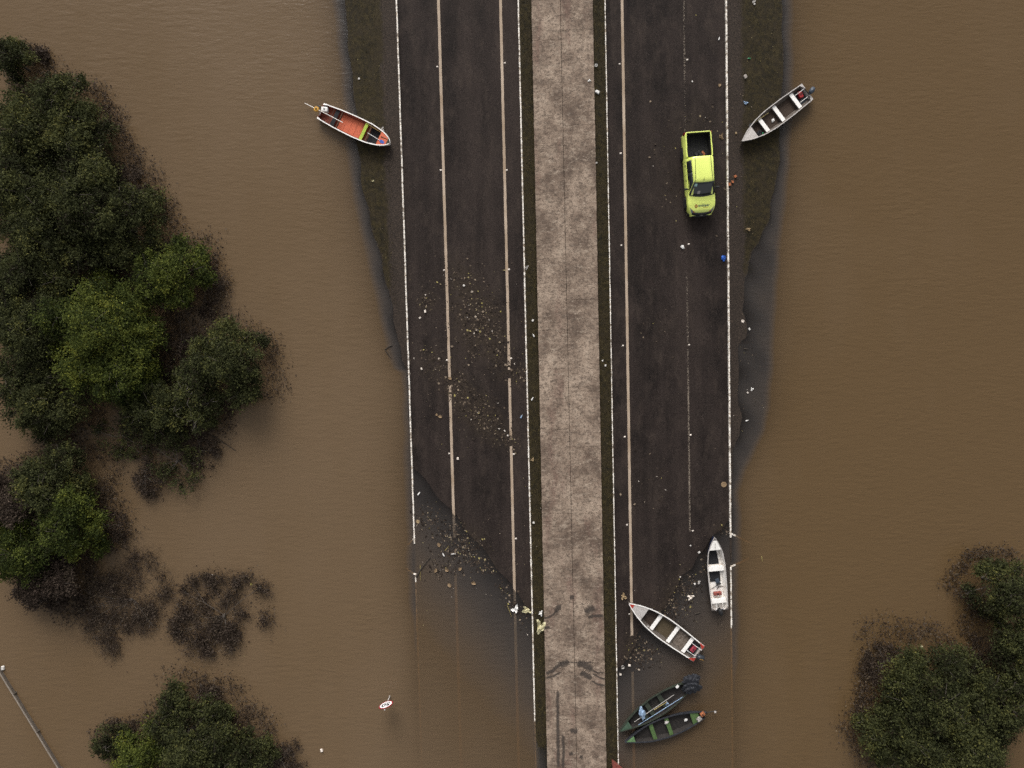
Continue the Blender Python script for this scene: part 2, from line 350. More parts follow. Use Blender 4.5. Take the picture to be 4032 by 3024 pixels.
M['yellow_film'] = simple('yellow_film', (0.60, 0.57, 0.38), (0.30, 0.24, 0.10), .5, 14)
M['stick'] = simple('dead_wood', (0.028, 0.022, 0.017), (0.055, 0.043, 0.033), .9, 9)
M['reed'] = simple('dry_reed', (0.34, 0.27, 0.10), None, .8, 9)
M['sign_white'] = simple('sign_white', (0.85, 0.85, 0.86), None, .4, 3, bstr=0)
M['sign_red'] = simple('sign_red', (0.28, 0.010, 0.022), None, .4, 3, bstr=0)
M['sign_black'] = simple('sign_black', (0.012, 0.012, 0.02), None, .5, 3, bstr=0)
M['marker'] = simple('marker_white', (0.70, 0.64, 0.58), (0.5, 0.42, 0.35), .5, 14)
M['fence_wood'] = simple('fence_wood', (0.075, 0.060, 0.048), (0.12, 0.10, 0.08), .9, 6)
M['fence_rail'] = simple('fence_rail', (0.26, 0.225, 0.19), (0.18, 0.15, 0.12), .8, 6)
M['tarp'] = simple('dark_tarp', (0.010, 0.011, 0.015), (0.032, 0.034, 0.042), .7, 5, bstr=.4)
m, t, o = nt('litter'); at = N(t, 'ShaderNodeAttribute', attribute_name='tint')
pbr(t, o, ramp(t, at.outputs['Fac'], [(0.0, (0.02, 0.014, 0.011)), (0.45, (0.060, 0.043, 0.031)), (0.7, (0.13, 0.097, 0.070)), (0.88, (0.25, 0.195, 0.14)), (0.965, (0.34, 0.29, 0.09)), (0.975, (0.40, 0.33, 0.26)), (1.0, (0.60, 0.55, 0.50))]), .8, spec=.2); M['litter'] = m

# ------------------------------------------------------------------ mesh helpers
class MB:
    def __init__(s): s.v = []; s.f = []
    def add(s, vs, fs):
        b = len(s.v); s.v += [tuple(map(float, p)) for p in vs]; s.f += [tuple(i + b for i in f) for f in fs]; return s
    def box(s, c, d, rot=None):
        x, y, z = (k / 2 for k in d); R = rot or Matrix.Identity(3)
        vs = [Vector(c) + R @ Vector((i * x, j * y, k * z)) for i in (-1, 1) for j in (-1, 1) for k in (-1, 1)]
        return s.add(vs, [(0, 1, 3, 2), (4, 6, 7, 5), (0, 4, 5, 1), (2, 3, 7, 6), (0, 2, 6, 4), (1, 5, 7, 3)])
    def bar(s, p, q, w, h=None, up=(0, 0, 1)):
        p, q = Vector(p), Vector(q); d = (q - p); L = d.length; d.normalize()
        side = Vector(up).cross(d); side = side.normalized() if side.length > 1e-4 else Vector((1, 0, 0))
        u = d.cross(side); R = Matrix((d, side, u)).transposed()
        return s.box((p + q) / 2, (L, w, h or w), R)
    def tube(s, pts, rad, n=8, caps=True):
        pts = [Vector(p) for p in pts]; rad = [rad] * len(pts) if isinstance(rad, (int, float)) else list(rad)
        vs = []; fs = []
        for i, p in enumerate(pts):
            d = (pts[min(i + 1, len(pts) - 1)] - pts[max(i - 1, 0)]).normalized()
            a = d.cross(Vector((0, 0, 1)) if abs(d.z) < .9 else Vector((1, 0, 0))).normalized(); b = d.cross(a)
            for k in range(n):
                th = 2 * math.pi * k / n; vs.append(p + (a * math.cos(th) + b * math.sin(th)) * rad[i])
        for i in range(len(pts) - 1):
            for k in range(n):
                fs.append((i * n + k, i * n + (k + 1) % n, (i + 1) * n + (k + 1) % n, (i + 1) * n + k))
        if caps: fs += [tuple(range(n))[::-1], tuple((len(pts) - 1) * n + k for k in range(n))]
        return s.add(vs, fs)
    def lathe(s, prof, n=16, axis='z', c=(0, 0, 0)):
        vs = []; fs = []
        for r, h in prof:
            for k in range(n):
                th = 2 * math.pi * k / n; a, b = r * math.cos(th), r * math.sin(th)
                p = {'z': (a, b, h), 'x': (h, a, b), 'y': (a, h, b)}[axis]
                vs.append(tuple(p[i] + c[i] for i in range(3)))
        for i in range(len(prof) - 1):
            for k in range(n): fs.append((i * n + k, i * n + (k + 1) % n, (i + 1) * n + (k + 1) % n, (i + 1) * n + k))
        if prof[0][0] > 1e-4: fs.append(tuple(range(n))[::-1])
        if prof[-1][0] > 1e-4: fs.append(tuple((len(prof) - 1) * n + k for k in range(n)))
        return s.add(vs, fs)
    def prism(s, poly, z0, z1):
        n = len(poly); vs = [(x, y, z0) for x, y in poly] + [(x, y, z1) for x, y in poly]
        return s.add(vs, [tuple(range(n))[::-1], tuple(range(n, 2 * n))] + [(i, (i + 1) % n, n + (i + 1) % n, n + i) for i in range(n)])
    def grid(s, rows):
        n, k = len(rows), len(rows[0]); vs = [p for r in rows for p in r]
        return s.add(vs, [(i * k + j, i * k + j + 1, (i + 1) * k + j + 1, (i + 1) * k + j) for i in range(n - 1) for j in range(k - 1)])
    def build(s, name, mat, parent=None, smooth=False, bevel=0.0, fix=True, solid=0.0):
        me = bpy.data.meshes.new(name); me.from_pydata(s.v, [], s.f)
        if fix:
            bm = bmesh.new(); bm.from_mesh(me); bmesh.ops.recalc_face_normals(bm, faces=bm.faces); bm.to_mesh(me); bm.free()
        if smooth: me.polygons.foreach_set('use_smooth', [True] * len(me.polygons))
        me.materials.append(M[mat] if isinstance(mat, str) else mat)
        o = bpy.data.objects.new(name, me); COL.objects.link(o)
        if parent: o.parent = parent
        if solid:
            md = o.modifiers.new('thickness', 'SOLIDIFY'); md.thickness = solid; md.offset = 0
        if bevel:
            md = o.modifiers.new('bevel', 'BEVEL'); md.width = bevel; md.segments = 2; md.limit_method = 'ANGLE'
        return o
def tag(o, label=None, cat=None, group=None, kind=None):
    if label: o['label'] = label
    if cat: o['category'] = cat
    if group: o['group'] = group
    if kind: o['kind'] = kind
    return o
def thing(name, label, cat, loc=(0, 0, 0), rotz=0.0, group=None, pitch=0.0, roll=0.0):
    o = bpy.data.objects.new(name, None); COL.objects.link(o); o.empty_display_size = .3
    o.matrix_world = Matrix.Translation(loc) @ Matrix.Rotation(rotz, 4, 'Z') @ Matrix.Rotation(-pitch, 4, 'Y') @ Matrix.Rotation(roll, 4, 'X')
    return tag(o, label, cat, group)
def np_mesh(name, verts, faces4, mat, parent=None, attrs=None, tri=False):
    k = 3 if tri else 4
    me = bpy.data.meshes.new(name); nf = len(faces4)
    me.vertices.add(len(verts)); me.vertices.foreach_set('co', np.asarray(verts, np.float32).ravel())
    me.loops.add(nf * k); me.loops.foreach_set('vertex_index', np.asarray(faces4, np.int32).ravel())
    me.polygons.add(nf); me.polygons.foreach_set('loop_start', np.arange(0, nf * k, k, dtype=np.int32))
    me.update(calc_edges=True); me.validate()
    for an, (dom, vals) in (attrs or {}).items():
        a = me.attributes.new(an, 'FLOAT', dom); a.data.foreach_set('value', np.asarray(vals, np.float32))
    me.materials.append(M[mat]); o = bpy.data.objects.new(name, me); COL.objects.link(o)
    if parent: o.parent = parent
    return o

# ------------------------------------------------------------------ ground, roads, median, water
YS = np.concatenate([[-400, -250, -150, -100, -70, -50, -40], np.arange(-32, 34, 0.3), [38, 45, 60, 80, 110, 160, 260, 400]])
OFFS = np.concatenate([[0.02, KW], np.arange(0.3, 6.0, 0.22), [6.5, 7.2, 8, 9, 11, 14, 20, 40, 90, 200, 400]])
rows = []; grass = []
def ss(a, b, x): x = min(max((x - a) / (b - a), 0), 1); return x * x * (3 - 2 * x)
for y in YS:
    y = float(y); r = []
    for off in OFFS[::-1]:
        z = z_left(float(off), y); r.append((X_LO(y) - off, y, z)); grass.append(ss(0.5, 1.7, off) * ss(-.03, 0.03, z))
    for x in (X_LO(y) + .03, X_LI(y) - .03): r.append((x, y, z_road_l(x, y) - .25)); grass.append(0)
    for x in (X_LI(y) + .03, X_CM(y), X_RI(y) - .03): r.append((x, y, z_strip(x, y) - .12)); grass.append(0)
    for x in (X_RI(y) + .03, X_RO(y) - .03): r.append((x, y, z_road_r(x, y) - .25)); grass.append(0)
    for off in OFFS:
        z = z_right(float(off), y); r.append((X_RO(y) + off, y, z)); grass.append(ss(0.5, 1.7, off) * ss(-.03, 0.03, z))
    rows.append(r)
mb = MB().grid(rows); g_ = mb.build('ground', 'verge', smooth=True); tag(g_, kind='structure')
a_ = g_.data.attributes.new('grass', 'FLOAT', 'POINT'); a_.data.foreach_set('value', np.array(grass, np.float32))

# silt and leaf blobs left by the flood (photo pixels: centre, radius, amount)
BLOB_L = [(1800, 1080, 60, 1), (1830, 1150, 70, 1), (1870, 1230, 90, 1.2), (1900, 1280, 80, 1.2), (1682, 1182, 26, 2.2), (1690, 1195, 30, 1.2), (1668, 1226, 12, 1.5), (1880, 1330, 90, 1),
          (1950, 1330, 60, .8), (1970, 1400, 50, 1), (1985, 1470, 50, .8), (2044, 1475, 34, 2), (1700, 1420, 60, .7), (1730, 1450, 50, .8), (1790, 1510, 50, 1.8),
          (1805, 1535, 40, 1.6), (1850, 1580, 50, 1.4), (1868, 1612, 50, 2), (1905, 1640, 60, 1.8), (1945, 1680, 50, 1.6), (1980, 1718, 40, 1.5), (2012, 1738, 22, 1.6), (2040, 1770, 30, .6),
          (1655, 2030, 40, 1), (1690, 2060, 50, 1.6), (1740, 2090, 50, 1.8), (1790, 2120, 50, 1.8), (1832, 2142, 50, 2.4), (1845, 2168, 40, 2), (1790, 2195, 55, 1.6), (1722, 2243, 40, 1.5), (1755, 2232, 40, 1.5),
          (1868, 2208, 45, 1.8), (1908, 2236, 32, 1.6), (1930, 2250, 24, 1), (1978, 2318, 26, 1.6), (2002, 2345, 24, 1.4), (2022, 2388, 28, 2.6), (2066, 2414, 30, 2.6), (2060, 2450, 30, 1)]
BLOB_R = [(2672, 2358, 50, 1.6), (2690, 2330, 50, 1.5), (2720, 2290, 50, 1.3), (2655, 2395, 45, 1.8), (2640, 2425, 40, 1.2), (2772, 2195, 22, 1.5), (2782, 2245, 20, 1.5), (2838, 2082, 26, 1.2), (2858, 2100, 20, 1.4),
          (2500, 2525, 40, 1), (2530, 2552, 50, 1.5), (2522, 2590, 50, 1.4), (2560, 2572, 45, 1), (2605, 2480, 30, .8), (2480, 2585, 35, 1), (2622, 2512, 30, .8), (2700, 2440, 60, .4), (2790, 470, 70, .35), (2640, 560, 90, .3), (2650, 780, 80, .3), (2830, 800, 60, .25), (2600, 1300, 90, .2), (2550, 1900, 90, .25)]
def mudv(lst):
    w = [(P(u, v, 0.05), r * 0.0157, a) for u, v, r, a in lst]
    def f(x, y):
        s = 0.0
        for (c, r, a) in w:
            d2 = (x - c[0]) ** 2 + (y - c[1]) ** 2
            if d2 < 6 * r * r: s += 0.60 * a * math.exp(-d2 / (r * r))
        return min(s, 0.95)
    return f
def road(name, xa, xb, zf, mud):
    ys = np.concatenate([[-400, -200, -100, -60, -40], np.arange(-32, 34, 0.3), [40, 60, 100, 200, 400]])
    rows = []; at = []
    for y in ys:
        y = float(y); r = []
        for k in range(25):
            x = xa(y) + (xb(y) - xa(y)) * k / 24; r.append((x, y, zf(x, y))); at.append(mud(x, y) if -30 < y < 30 else 0)
        rows.append(r)
    o = MB().grid(rows).build(name, 'asphalt', smooth=True)
    a = o.data.attributes.new('mud', 'FLOAT', 'POINT'); a.data.foreach_set('value', np.array(at, np.float32))
    return tag(o, kind='structure')
road_l = road('road', X_LO, X_LI, z_road_l, mudv(BLOB_L))
road_r = road('road', X_RI, X_RO, z_road_r, mudv(BLOB_R))
def marking(parent, xf, zf, v0, v1, u, w, mat, jag=0.0):
    y0 = P(u, v0, 0.2)[1]; y1 = P(u, v1, 0.2)[1]; n = max(2, int(abs(y1 - y0) / .3)); rows = []
    for i in range(n + 1):
        y = y0 + (y1 - y0) * i / n; x = xf(y); e = [random.uniform(-jag, jag) for _ in range(2)]
        rows.append([(x - w / 2 + e[0], y, zf(x - w / 2, y) + .004), (x + w / 2 + e[1], y, zf(x + w / 2, y) + .004)])
    return MB().grid(rows).build('lane_line', mat, parent)
for a, b in ((-500, 1492), (1518, 1545), (1552, 2120), (2262, 3500)): marking(road_l, X_LS, z_road_l, a, b, 1750, .16, 'line_paint', .008)
for a, b in ((-500, 1438), (1446, 1456), (1490, 1716), (1722, 1732), (1757, 2385), (2420, 3500)): marking(road_l, X_LL, z_road_l, a, b, 2000, .16, 'line_paint', .008)
for a, b in ((-500, 2508), (2652, 3500)): marking(road_r, X_RL, z_road_r, a, b, 2470, .16, 'line_paint', .006)
marking(road_r, X_RD, z_road_r, -500, 2095, 2700, .10, 'line_paint_ghost', .006)

# kerbs: stones about 0.93 m long
def kerb(name, xf, zf, side, w, gaps=()):
    root = bpy.data.objects.new(name, None); COL.objects.link(root); tag(root, kind='structure')
    me = None; y = -29.6; L = 0.93
    while y < 30:
        ym = y + L / 2
        if not any(a < ym < b for a, b in gaps):
            x = xf(ym) + side * w / 2
            if me is None:
                o = MB().box((0, 0, -.06), (w, L - .012, .40)).build('kerbstone', 'kerb_paint', root, bevel=.014); me = o.data
            else:
                o = bpy.data.objects.new('kerbstone', me); COL.objects.link(o); o.parent = root
                md = o.modifiers.new('bevel', 'BEVEL'); md.width = .014; md.segments = 2
            zr = zf(xf(ym), ym)
            o.location = (x + random.uniform(-.006, .006), ym, zr + random.uniform(-.005, .005))
            o.rotation_euler = (math.atan(SL), 0, -math.atan((xf(1) - xf(0))) + random.uniform(-.004, .004))
        y += L
    far = MB()
    for a, b in ((-150, -29.65), (30.0, 150)):
        ys = np.linspace(a, b, 30)
        for y0, y1 in zip(ys[:-1], ys[1:]):
            far.bar((xf(y0) + side * w / 2, y0, zf(xf(y0), y0) - .06), (xf(y1) + side * w / 2, y1, zf(xf(y1), y1) - .06), w, .4)
    tag(far.build('kerb_run', 'kerb_paint', root), kind='stuff')
    return root
def yv(u, v): return P(u, v, .05)[1]
gl_ = (yv(1640, 2262), yv(1633, 2118)); gr_ = (yv(2877, 2232), yv(2873, 2098))
k_lo = kerb('kerb', X_LO, z_road_l, -1, .085, (gl_,))
k_li = kerb('kerb', X_LI, lambda x, y: z_road_l(x, y), 1, .09)
k_ri = kerb('kerb', X_RI, lambda x, y: z_road_r(x, y), -1, .07)
k_ro = kerb('kerb', X_RO, z_road_r, 1, .095, (gr_,))
# flared wings of the drain chutes where the outer kerbs break
for par, pts, zr in ((k_lo, ((1633, 2118), (1606, 2145)), (.06, -.16)), (k_lo, ((1640, 2266), (1600, 2240)), (.06, -.16)),
                 (k_ro, ((2873, 2098), (2962, 2142)), (.06, -.16)), (k_ro, ((2877, 2232), (2950, 2200)), (.06, -.18))):
    q = [P(u, v, z) for (u, v), z in zip(pts, zr)]
    MB().bar((*q[0], zr[0] - .1), (*q[1], zr[1] - .1), .10, .2).build('wing_wall', 'kerb_paint', par, bevel=.01)

# grass strips of the median and the concrete slabs between them
for xa, xb in ((lambda y: X_LI(y) + .08, X_CL), (X_CR, lambda y: X_RI(y) - .06)):
    rows = [[(xa(y) + (xb(y) - xa(y)) * k / 5, y, z_strip(xa(y), y) + (.012 if 0 < k < 5 else 0)) for k in range(6)] for y in list(map(float, YS))]
    o = MB().grid(rows).build('grass_strip', 'verge', smooth=True); tag(o, kind='structure')
    a = o.data.attributes.new('grass', 'FLOAT', 'POINT'); a.data.foreach_set('value', np.full(len(o.data.vertices), 1.2, np.float32))
median = bpy.data.objects.new('median', None); COL.objects.link(median); tag(median, kind='structure')
rows = [[(X_CL(y) + (X_CR(y) - X_CL(y)) * k / 4, y, z_strip(X_CL(y), y) + .045) for k in range(5)] for y in map(float, YS)]
MB().grid(rows).build('joint_bed', 'joint', median)
JL = [-420, 170, 579, 1020, 1301, 1690, 2024, 2430, 2608, 2905, 3450]
JR = [-420, 130, 499, 900, 1180, 1540, 1759, 2024, 2430, 2608, 2870, 3450]
def slab_row(xa, xb, joints, u):
    ys = [P(u, v, .5)[1] for v in joints]
    edges = []
    for i, y in enumerate(ys):
        ph = random.random() * 9
        edges.append([y + 0.03 * math.sin(ph + k * 1.3) + random.uniform(-.02, .02) for k in range(13)])
    for i in range(len(ys) - 1):
        top, bot = edges[i], edges[i + 1]; dz = random.uniform(-.006, .008); g = .007
        n = 20; rows = []
        for j in range(n + 1):
            t_ = j / n; r = []
            for k in range(13):
                y = (top[k] - g) * (1 - t_) + (bot[k] + g) * t_
                x = xa(y) + (xb(y) - xa(y)) * k / 12
                if k == 12 and xb is X_CM: x -= .009 + random.uniform(0, .008)
                if k == 0 and xa is X_CM: x += .009 + random.uniform(0, .008)
                if k == 0 and xa is X_CL or k == 12 and xb is X_CR: x += random.uniform(-.012, .012)
                r.append((x, y, z_conc(x, y) + dz))
            rows.append(r)
        b = MB().grid(rows)
        ring = [(0, k) for k in range(13)] + [(j, 12) for j in range(1, n + 1)] + [(n, k) for k in range(11, -1, -1)] + [(j, 0) for j in range(n - 1, 0, -1)]
        tv = [rows[j][k] for j, k in ring]; m_ = len(tv)
        b.add(tv + [(x, y, z - .12) for x, y, z in tv], [(q, (q + 1) % m_, m_ + (q + 1) % m_, m_ + q) for q in range(m_)])
        b.build('concrete_slab', 'concrete', median, fix=True)
slab_row(X_CL, X_CM, JL, 2150); slab_row(X_CM, X_CR, JR, 2300)
far = MB()
for a, b in ((-200, P(2200, 3460, .5)[1]), (P(2200, -425, .5)[1], 200)):
    far.grid([[(X_CL(y), y, z_conc(X_CL(y), y)), (X_CR(y), y, z_conc(X_CR(y), y))] for y in np.linspace(a, b, 20)])
tag(far.build('slab_run', 'concrete', median), kind='stuff')
# damp streaks on the concrete (photo pixels)
def stain(pts, w, soft=1.0):
    q = []
    for u, v in pts:
        z = .3
        for _ in range(4): x, y = P(u, v, z); z = z_conc(x, y)
        q.append(Vector((x, y, z + .014)))
    vs = []; ed = []; rows = []
    for i, p in enumerate(q):
        d = (q[min(i + 1, len(q) - 1)] - q[max(i - 1, 0)]).normalized(); s_ = Vector((-d.y, d.x, 0))
        ww = w[i] if isinstance(w, (list, tuple)) else w
        r = []
        for k in range(7):
            f = (k - 3) / 3; pp = p + s_ * f * ww * (1 + random.uniform(-.1, .1)); pp.z = z_conc(pp.x, pp.y) + .014; r.append(tuple(pp))
            e = 1 - abs(f); e *= 0.35 if i in (0, len(q) - 1) else 1; ed.append(e * soft)
        rows.append(r)
    o = MB().grid(rows).build('damp_stain', 'wet_concrete', median)
    a = o.data.attributes.new('edge', 'FLOAT', 'POINT'); a.data.foreach_set('value', np.array(ed, np.float32))
def lerp_pts(pts, n=6):
    out = []
    for a, b in zip(pts[:-1], pts[1:]):
        for k in range(n): out.append((a[0] + (b[0] - a[0]) * k / n, a[1] + (b[1] - a[1]) * k / n))
    return out + [pts[-1]]
def sz(u, v): return (2100 + u / 2.143, 2250 + v / 2.143)
for pts, w in (([(90, 395), (130, 385), (170, 360), (195, 330)], .10), ([(185, 340), (210, 300), (235, 300)], .24), ([(95, 480), (140, 470)], .14),
               ([(305, 222), (345, 215)], .22), ([(430, 340), (470, 325), (515, 300)], .38), ([(460, 385), (520, 375), (590, 372)], .16),
               ([(105, 858), (160, 838), (200, 800), (240, 770)], .17), ([(105, 900), (170, 880), (230, 850)], .10), ([(225, 790), (260, 780), (300, 755)], .3),
               ([(370, 770), (430, 790), (500, 830)], .36), ([(400, 850), (440, 870), (490, 905)], .28), ([(490, 830), (540, 855), (602, 850)], .08), ([(500, 860), (550, 890), (604, 910)], .09),
               ([(490, 920), (540, 950), (606, 965)], .10), ([(205, 1000), (205, 1200), (208, 1400), (210, 1659)], .17), ([(250, 1370), (255, 1520), (250, 1659)], .15), ([(310, 1345), (375, 1345)], .25),
               ([(300, 1545), (335, 1535)], .17), ([(390, 1562), (418, 1565)], .17), ([(195, 770), (300, 765), (520, 768)], .06)):
    stain(lerp_pts([sz(*p) for p in pts]), w, 1.0)

# flood water
xs = np.concatenate([[-500, -300, -150, -80, -50, -35, -25, -18], np.arange(-14, -5, .2), np.arange(-5, 8, .45), np.arange(8, 20.5, .2), [23, 27, 33, 45, 70, 120, 250, 500]])
ys = np.concatenate([[-500, -300, -150, -90, -60, -45, -36], np.arange(-31, 31, .25), [35, 45, 60, 90, 150, 300, 500]])
rows = []; dep = []; silt = []
for y in ys:
    r = []
    for x in xs:
        x_, y_ = float(x), float(y); r.append((x_, y_, 0.0)); dep.append(max(0.0, -z_ground(x_, y_))); silt.append(0.55 * ss(4, 22, x_) + .25 * ss(-14, -34, x_) if x_ > 0 or x_ < -14 else 0.0)
    rows.append(r)
water = MB().grid(rows).build('water', 'water', smooth=True); tag(water, kind='structure')
for an, vals in (('depth', dep), ('silt', silt)):
    a = water.data.attributes.new(an, 'FLOAT', 'POINT'); a.data.foreach_set('value', np.array(vals, np.float32))

# grass blades on verges and strips
def blades(name, label, regions, density, hgt):
    V = []; T = []
    for xa, xb, y0, y1, zf in regions:
        n = int(density * abs(y1 - y0) * 1.0 * max(.2, xb(0.) - xa(0.)))
        for _ in range(n):
            y = random.uniform(y0, y1); x = random.uniform(xa(y), xb(y)) if xb(y) > xa(y) else None
            if x is None: continue
            z = zf(x, y)
            if z < -.03: continue
            h_ = hgt * random.uniform(.5, 1.3); th = random.uniform(0, 6.283); w = .012; ln = random.uniform(.3, 1.2) * h_
            dx, dy = math.cos(th), math.sin(th)
            V += [(x - dy * w, y + dx * w, z - .01), (x + dy * w, y - dx * w, z - .01), (x + dx * ln, y + dy * ln, z + h_)]
            T.append(random.random() ** 1.3)
    V = np.array(V); F = np.arange(len(V)).reshape(-1, 3)
    o = np_mesh(name, V, F, 'grass', None, {'tint': ('FACE', T)}, tri=True); return tag(o, label, 'grass', kind='stuff')
blades('verge_grass', 'short olive grass on the bank left of the road', [(WL, lambda y: X_LO(y) - .7, 4, 27, lambda x, y: z_left(X_LO(y) - x, y))], 260, .10)
blades('verge_grass', 'short olive grass on the bank right of the road', [(lambda y: X_RO(y) + .8, WR, 8, 27, lambda x, y: z_right(x - X_RO(y), y))], 260, .10)
blades('strip_grass', 'mown grass strip left of the concrete median', [(lambda y: X_LI(y) + .14, lambda y: X_CL(y) - .02, -27, 27, lambda x, y: z_strip(x, y) + .01)], 330, .045)
blades('strip_grass', 'mown grass strip right of the concrete median', [(lambda y: X_CR(y) + .02, lambda y: X_RI(y) - .11, -27, 27, lambda x, y: z_strip(x, y) + .01)], 330, .045)


# ------------------------------------------------------------------ pickup truck
def text_mesh(name, body, size, mat, parent, fn, align='LEFT', bold=0.0, shear=0.0):
    cu = bpy.data.curves.new(name, 'FONT'); cu.body = body; cu.size = size; cu.align_x = align; cu.offset = bold; cu.shear = shear
    tmp = bpy.data.objects.new(name, cu); COL.objects.link(tmp)
    dg = bpy.context.evaluated_depsgraph_get(); me = bpy.data.meshes.new_from_object(tmp.evaluated_get(dg))
    bpy.data.objects.remove(tmp); bpy.data.curves.remove(cu)
    bm = bmesh.new(); bm.from_mesh(me); bmesh.ops.subdivide_edges(bm, edges=bm.edges[:], cuts=1)
    for v in bm.verts: v.co = Vector(fn(v.co.x, v.co.y))
    bm.to_mesh(me); bm.free(); me.name = name; me.materials.clear(); me.materials.append(M[mat])
    o = bpy.data.objects.new(name, me); COL.objects.link(o); o.parent = parent
    return o

def make_truck():
    x, y = P(2750.5, 517, 1.5)
    z0 = z_road_r(11.5, 11.2)
    root = thing('pickup_truck', 'lime yellow double cab pickup truck with open black cargo bed', 'pickup truck', (11.33, 13.72, z0), math.radians(-86.6), pitch=-math.atan(SL), roll=-CF)
    XR, XF, RA = 1.12, 4.12, .40
    def arch(x):
        zb = .34
        for xw in (XR, XF):
            d = abs(x - xw)
            if d < RA + .02: zb = max(zb, .33 + math.sqrt(max(0, (RA + .02) ** 2 - d * d)))
        return zb
    def hw(x):
        w = .855
        for xw in (XR, XF):
            d = abs(x - xw)
            if d < .62: w += .022 * (0.5 + 0.5 * math.cos(math.pi * d / .62))
        if x > 4.25: w *= 1 - .27 * ((x - 4.25) / .72) ** 2.4
        if x < .25: w *= 1 - .05 * ((.25 - x) / .25) ** 2
        return w
    def belt(x):
        if x < 3.6: return 1.08
        return float(np.interp(x, [3.6, 4.3, 4.7, 4.86, 4.97], [1.08, 1.0, .91, .80, .58]))
    YF = [.90, .70, .45, .22, 0.0]                      # hood cross profile
    def crown(x):
        c = float(np.interp(x, [3.5, 3.65, 4.5, 4.8, 4.97], [0, .055, .055, .03, .0]))
        return [0, .62 * c, .9 * c, .98 * c, c]
    def hood_z(x, yy):
        w = hw(x); f = abs(yy) / w
        return belt(x) + float(np.interp(f, YF[::-1], crown(x)[::-1]))
    def sect(x, bed):
        w = hw(x); zb = arch(x); zs = .78 if x < 4.4 else .78 - .2 * (x - 4.4) / .57
        zs = max(zs, zb + .03); b = belt(x)
        b = max(b, zs + .05)
        half = [(w * .95, zb), (w * .985, zb + .4 * (zs - zb)), (w, zs), (w * .985, zs + .35 * (b - zs))]
        if bed:
            half += [(w * .945, 1.14), (w * .925, 1.20), (w * .905, 1.215), (w * .855, 1.215), (w * .845, 1.19), (w * .84, .62), (0, .62)]
        else:
            c = crown(x)
            half += [(w * .945, b - .03), (w * .925, b - .008)] + [(w * f, b + c[i]) for i, f in enumerate(YF)]
        return half
    rows = []
    xs_ = [(.04, 1)] + [(float(k), 1) for k in np.arange(.1, 1.50, .05)] + [(1.50, 1), (1.505, 0)] + [(float(k), 0) for k in np.arange(1.55, 4.96, .05)] + [(4.97, 0)]
    for x_, bed in xs_:
        h_ = sect(x_, bed); rows.append([(x_, -a, b) for a, b in h_] + [(x_, a, b) for a, b in h_[-2::-1]])
    b = MB().grid(rows)
    n = len(rows[0]); last = (len(rows) - 1) * n
    b.f.append(tuple(last + i for i in range(n)))
    body = b.build('body', 'truck_paint', root, smooth=True)
    md = body.modifiers.new('edges', 'EDGE_SPLIT'); md.split_angle = math.radians(38)
    # bed liner and tailgate
    lin = MB().box((.78, 0, .635), (1.40, 1.40, .02))
    lin.box((.78, -.712, .905), (1.40, .02, .55)).box((.78, .712, .905), (1.40, .02, .55)).box((1.485, 0, .905), (.02, 1.42, .55)).box((.085, 0, .905), (.02, 1.42, .55))
    for k in range(9): lin.box((.78, -.6 + k * .15, .655), (1.36, .05, .018))
    liner = lin.build('bed_liner', 'bed_liner', root)
    tg = MB().box((.035, 0, .90), (.065, 1.46, .62)).build('tailgate', 'truck_paint', root, bevel=.02)
    MB().box((-.005, 0, 1.0), (.025, .22, .06)).build('handle', 'black_plastic', tg)
    for s in (-1, 1):
        MB().box((.07, s * .80, .98), (.17, .085, .34)).build('tail_light', 'red_lens', root, bevel=.02)
    MB().box((-.01, 0, .52), (.12, 1.5, .16)).build('rear_bumper', 'black_plastic', root, bevel=.03)
    # cab: belt ring, shoulder of the glass, roof ring, crowned roof
    def ring(x0, x1, wr, wf, z, c):
        return [(x0, -wr + c, z), (x0 + c, -wr, z), (x1 - c, -wf, z), (x1, -wf + c * 1.3, z), (x1, wf - c * 1.3, z), (x1 - c, wf, z), (x0 + c, wr, z), (x0, wr - c, z)]
    def xf(z): return float(np.interp(z, [1.04, 1.70], [3.86, 3.14]))
    def xr(z): return float(np.interp(z, [1.04, 1.70], [1.53, 1.63]))
    def yw(z): return float(np.interp(z, [1.04, 1.30, 1.70], [.83, .77, .64]))
    rings = [ring(xr(z), xf(z), yw(z) * .99, yw(z) * .95, z, .10) for z in (1.04, 1.3, 1.55, 1.66, 1.70)]
    rings.append(ring(xr(1.72) + .05, xf(1.72) - .05, .53, .52, 1.735, .10)); rings.append(ring(xr(1.72) + .16, xf(1.72) - .2, .36, .36, 1.76, .08))
    b = MB()
    vs = [p for r in rings for p in r]; fs = []
    for i in range(len(rings) - 1):
        for k in range(8): fs.append((i * 8 + k, i * 8 + (k + 1) % 8, (i + 1) * 8 + (k + 1) % 8, (i + 1) * 8 + k))
    fs.append(tuple(len(vs) - 8 + k for k in range(8)))
    b.add(vs, fs); cab = b.build('cab', 'truck_paint', root, smooth=True)
    md = cab.modifiers.new('edges', 'EDGE_SPLIT'); md.split_angle = math.radians(50)
    # glass
    rows = []
    for i in range(7):
        f = i / 6; z = 1.675 - f * .60; w = .60 + f * .20; r = []
        for k in range(9):
            q = (k - 4) / 4; r.append((xf(z) + .030 - .10 * q * q * (.5 + .5 * f), q * w, z + .012))
        rows.append(r)
    ws = MB().grid(rows).build('windshield', 'glass', root, smooth=True, solid=.006)
    def wsp(a, f, e=.010):      # a across, f down the windshield
        z = 1.675 - f * .60; w = .60 + f * .20
        return (xf(z) + .030 - .10 * a * a * (.5 + .5 * f) + e, a * w, z + .012 + e)
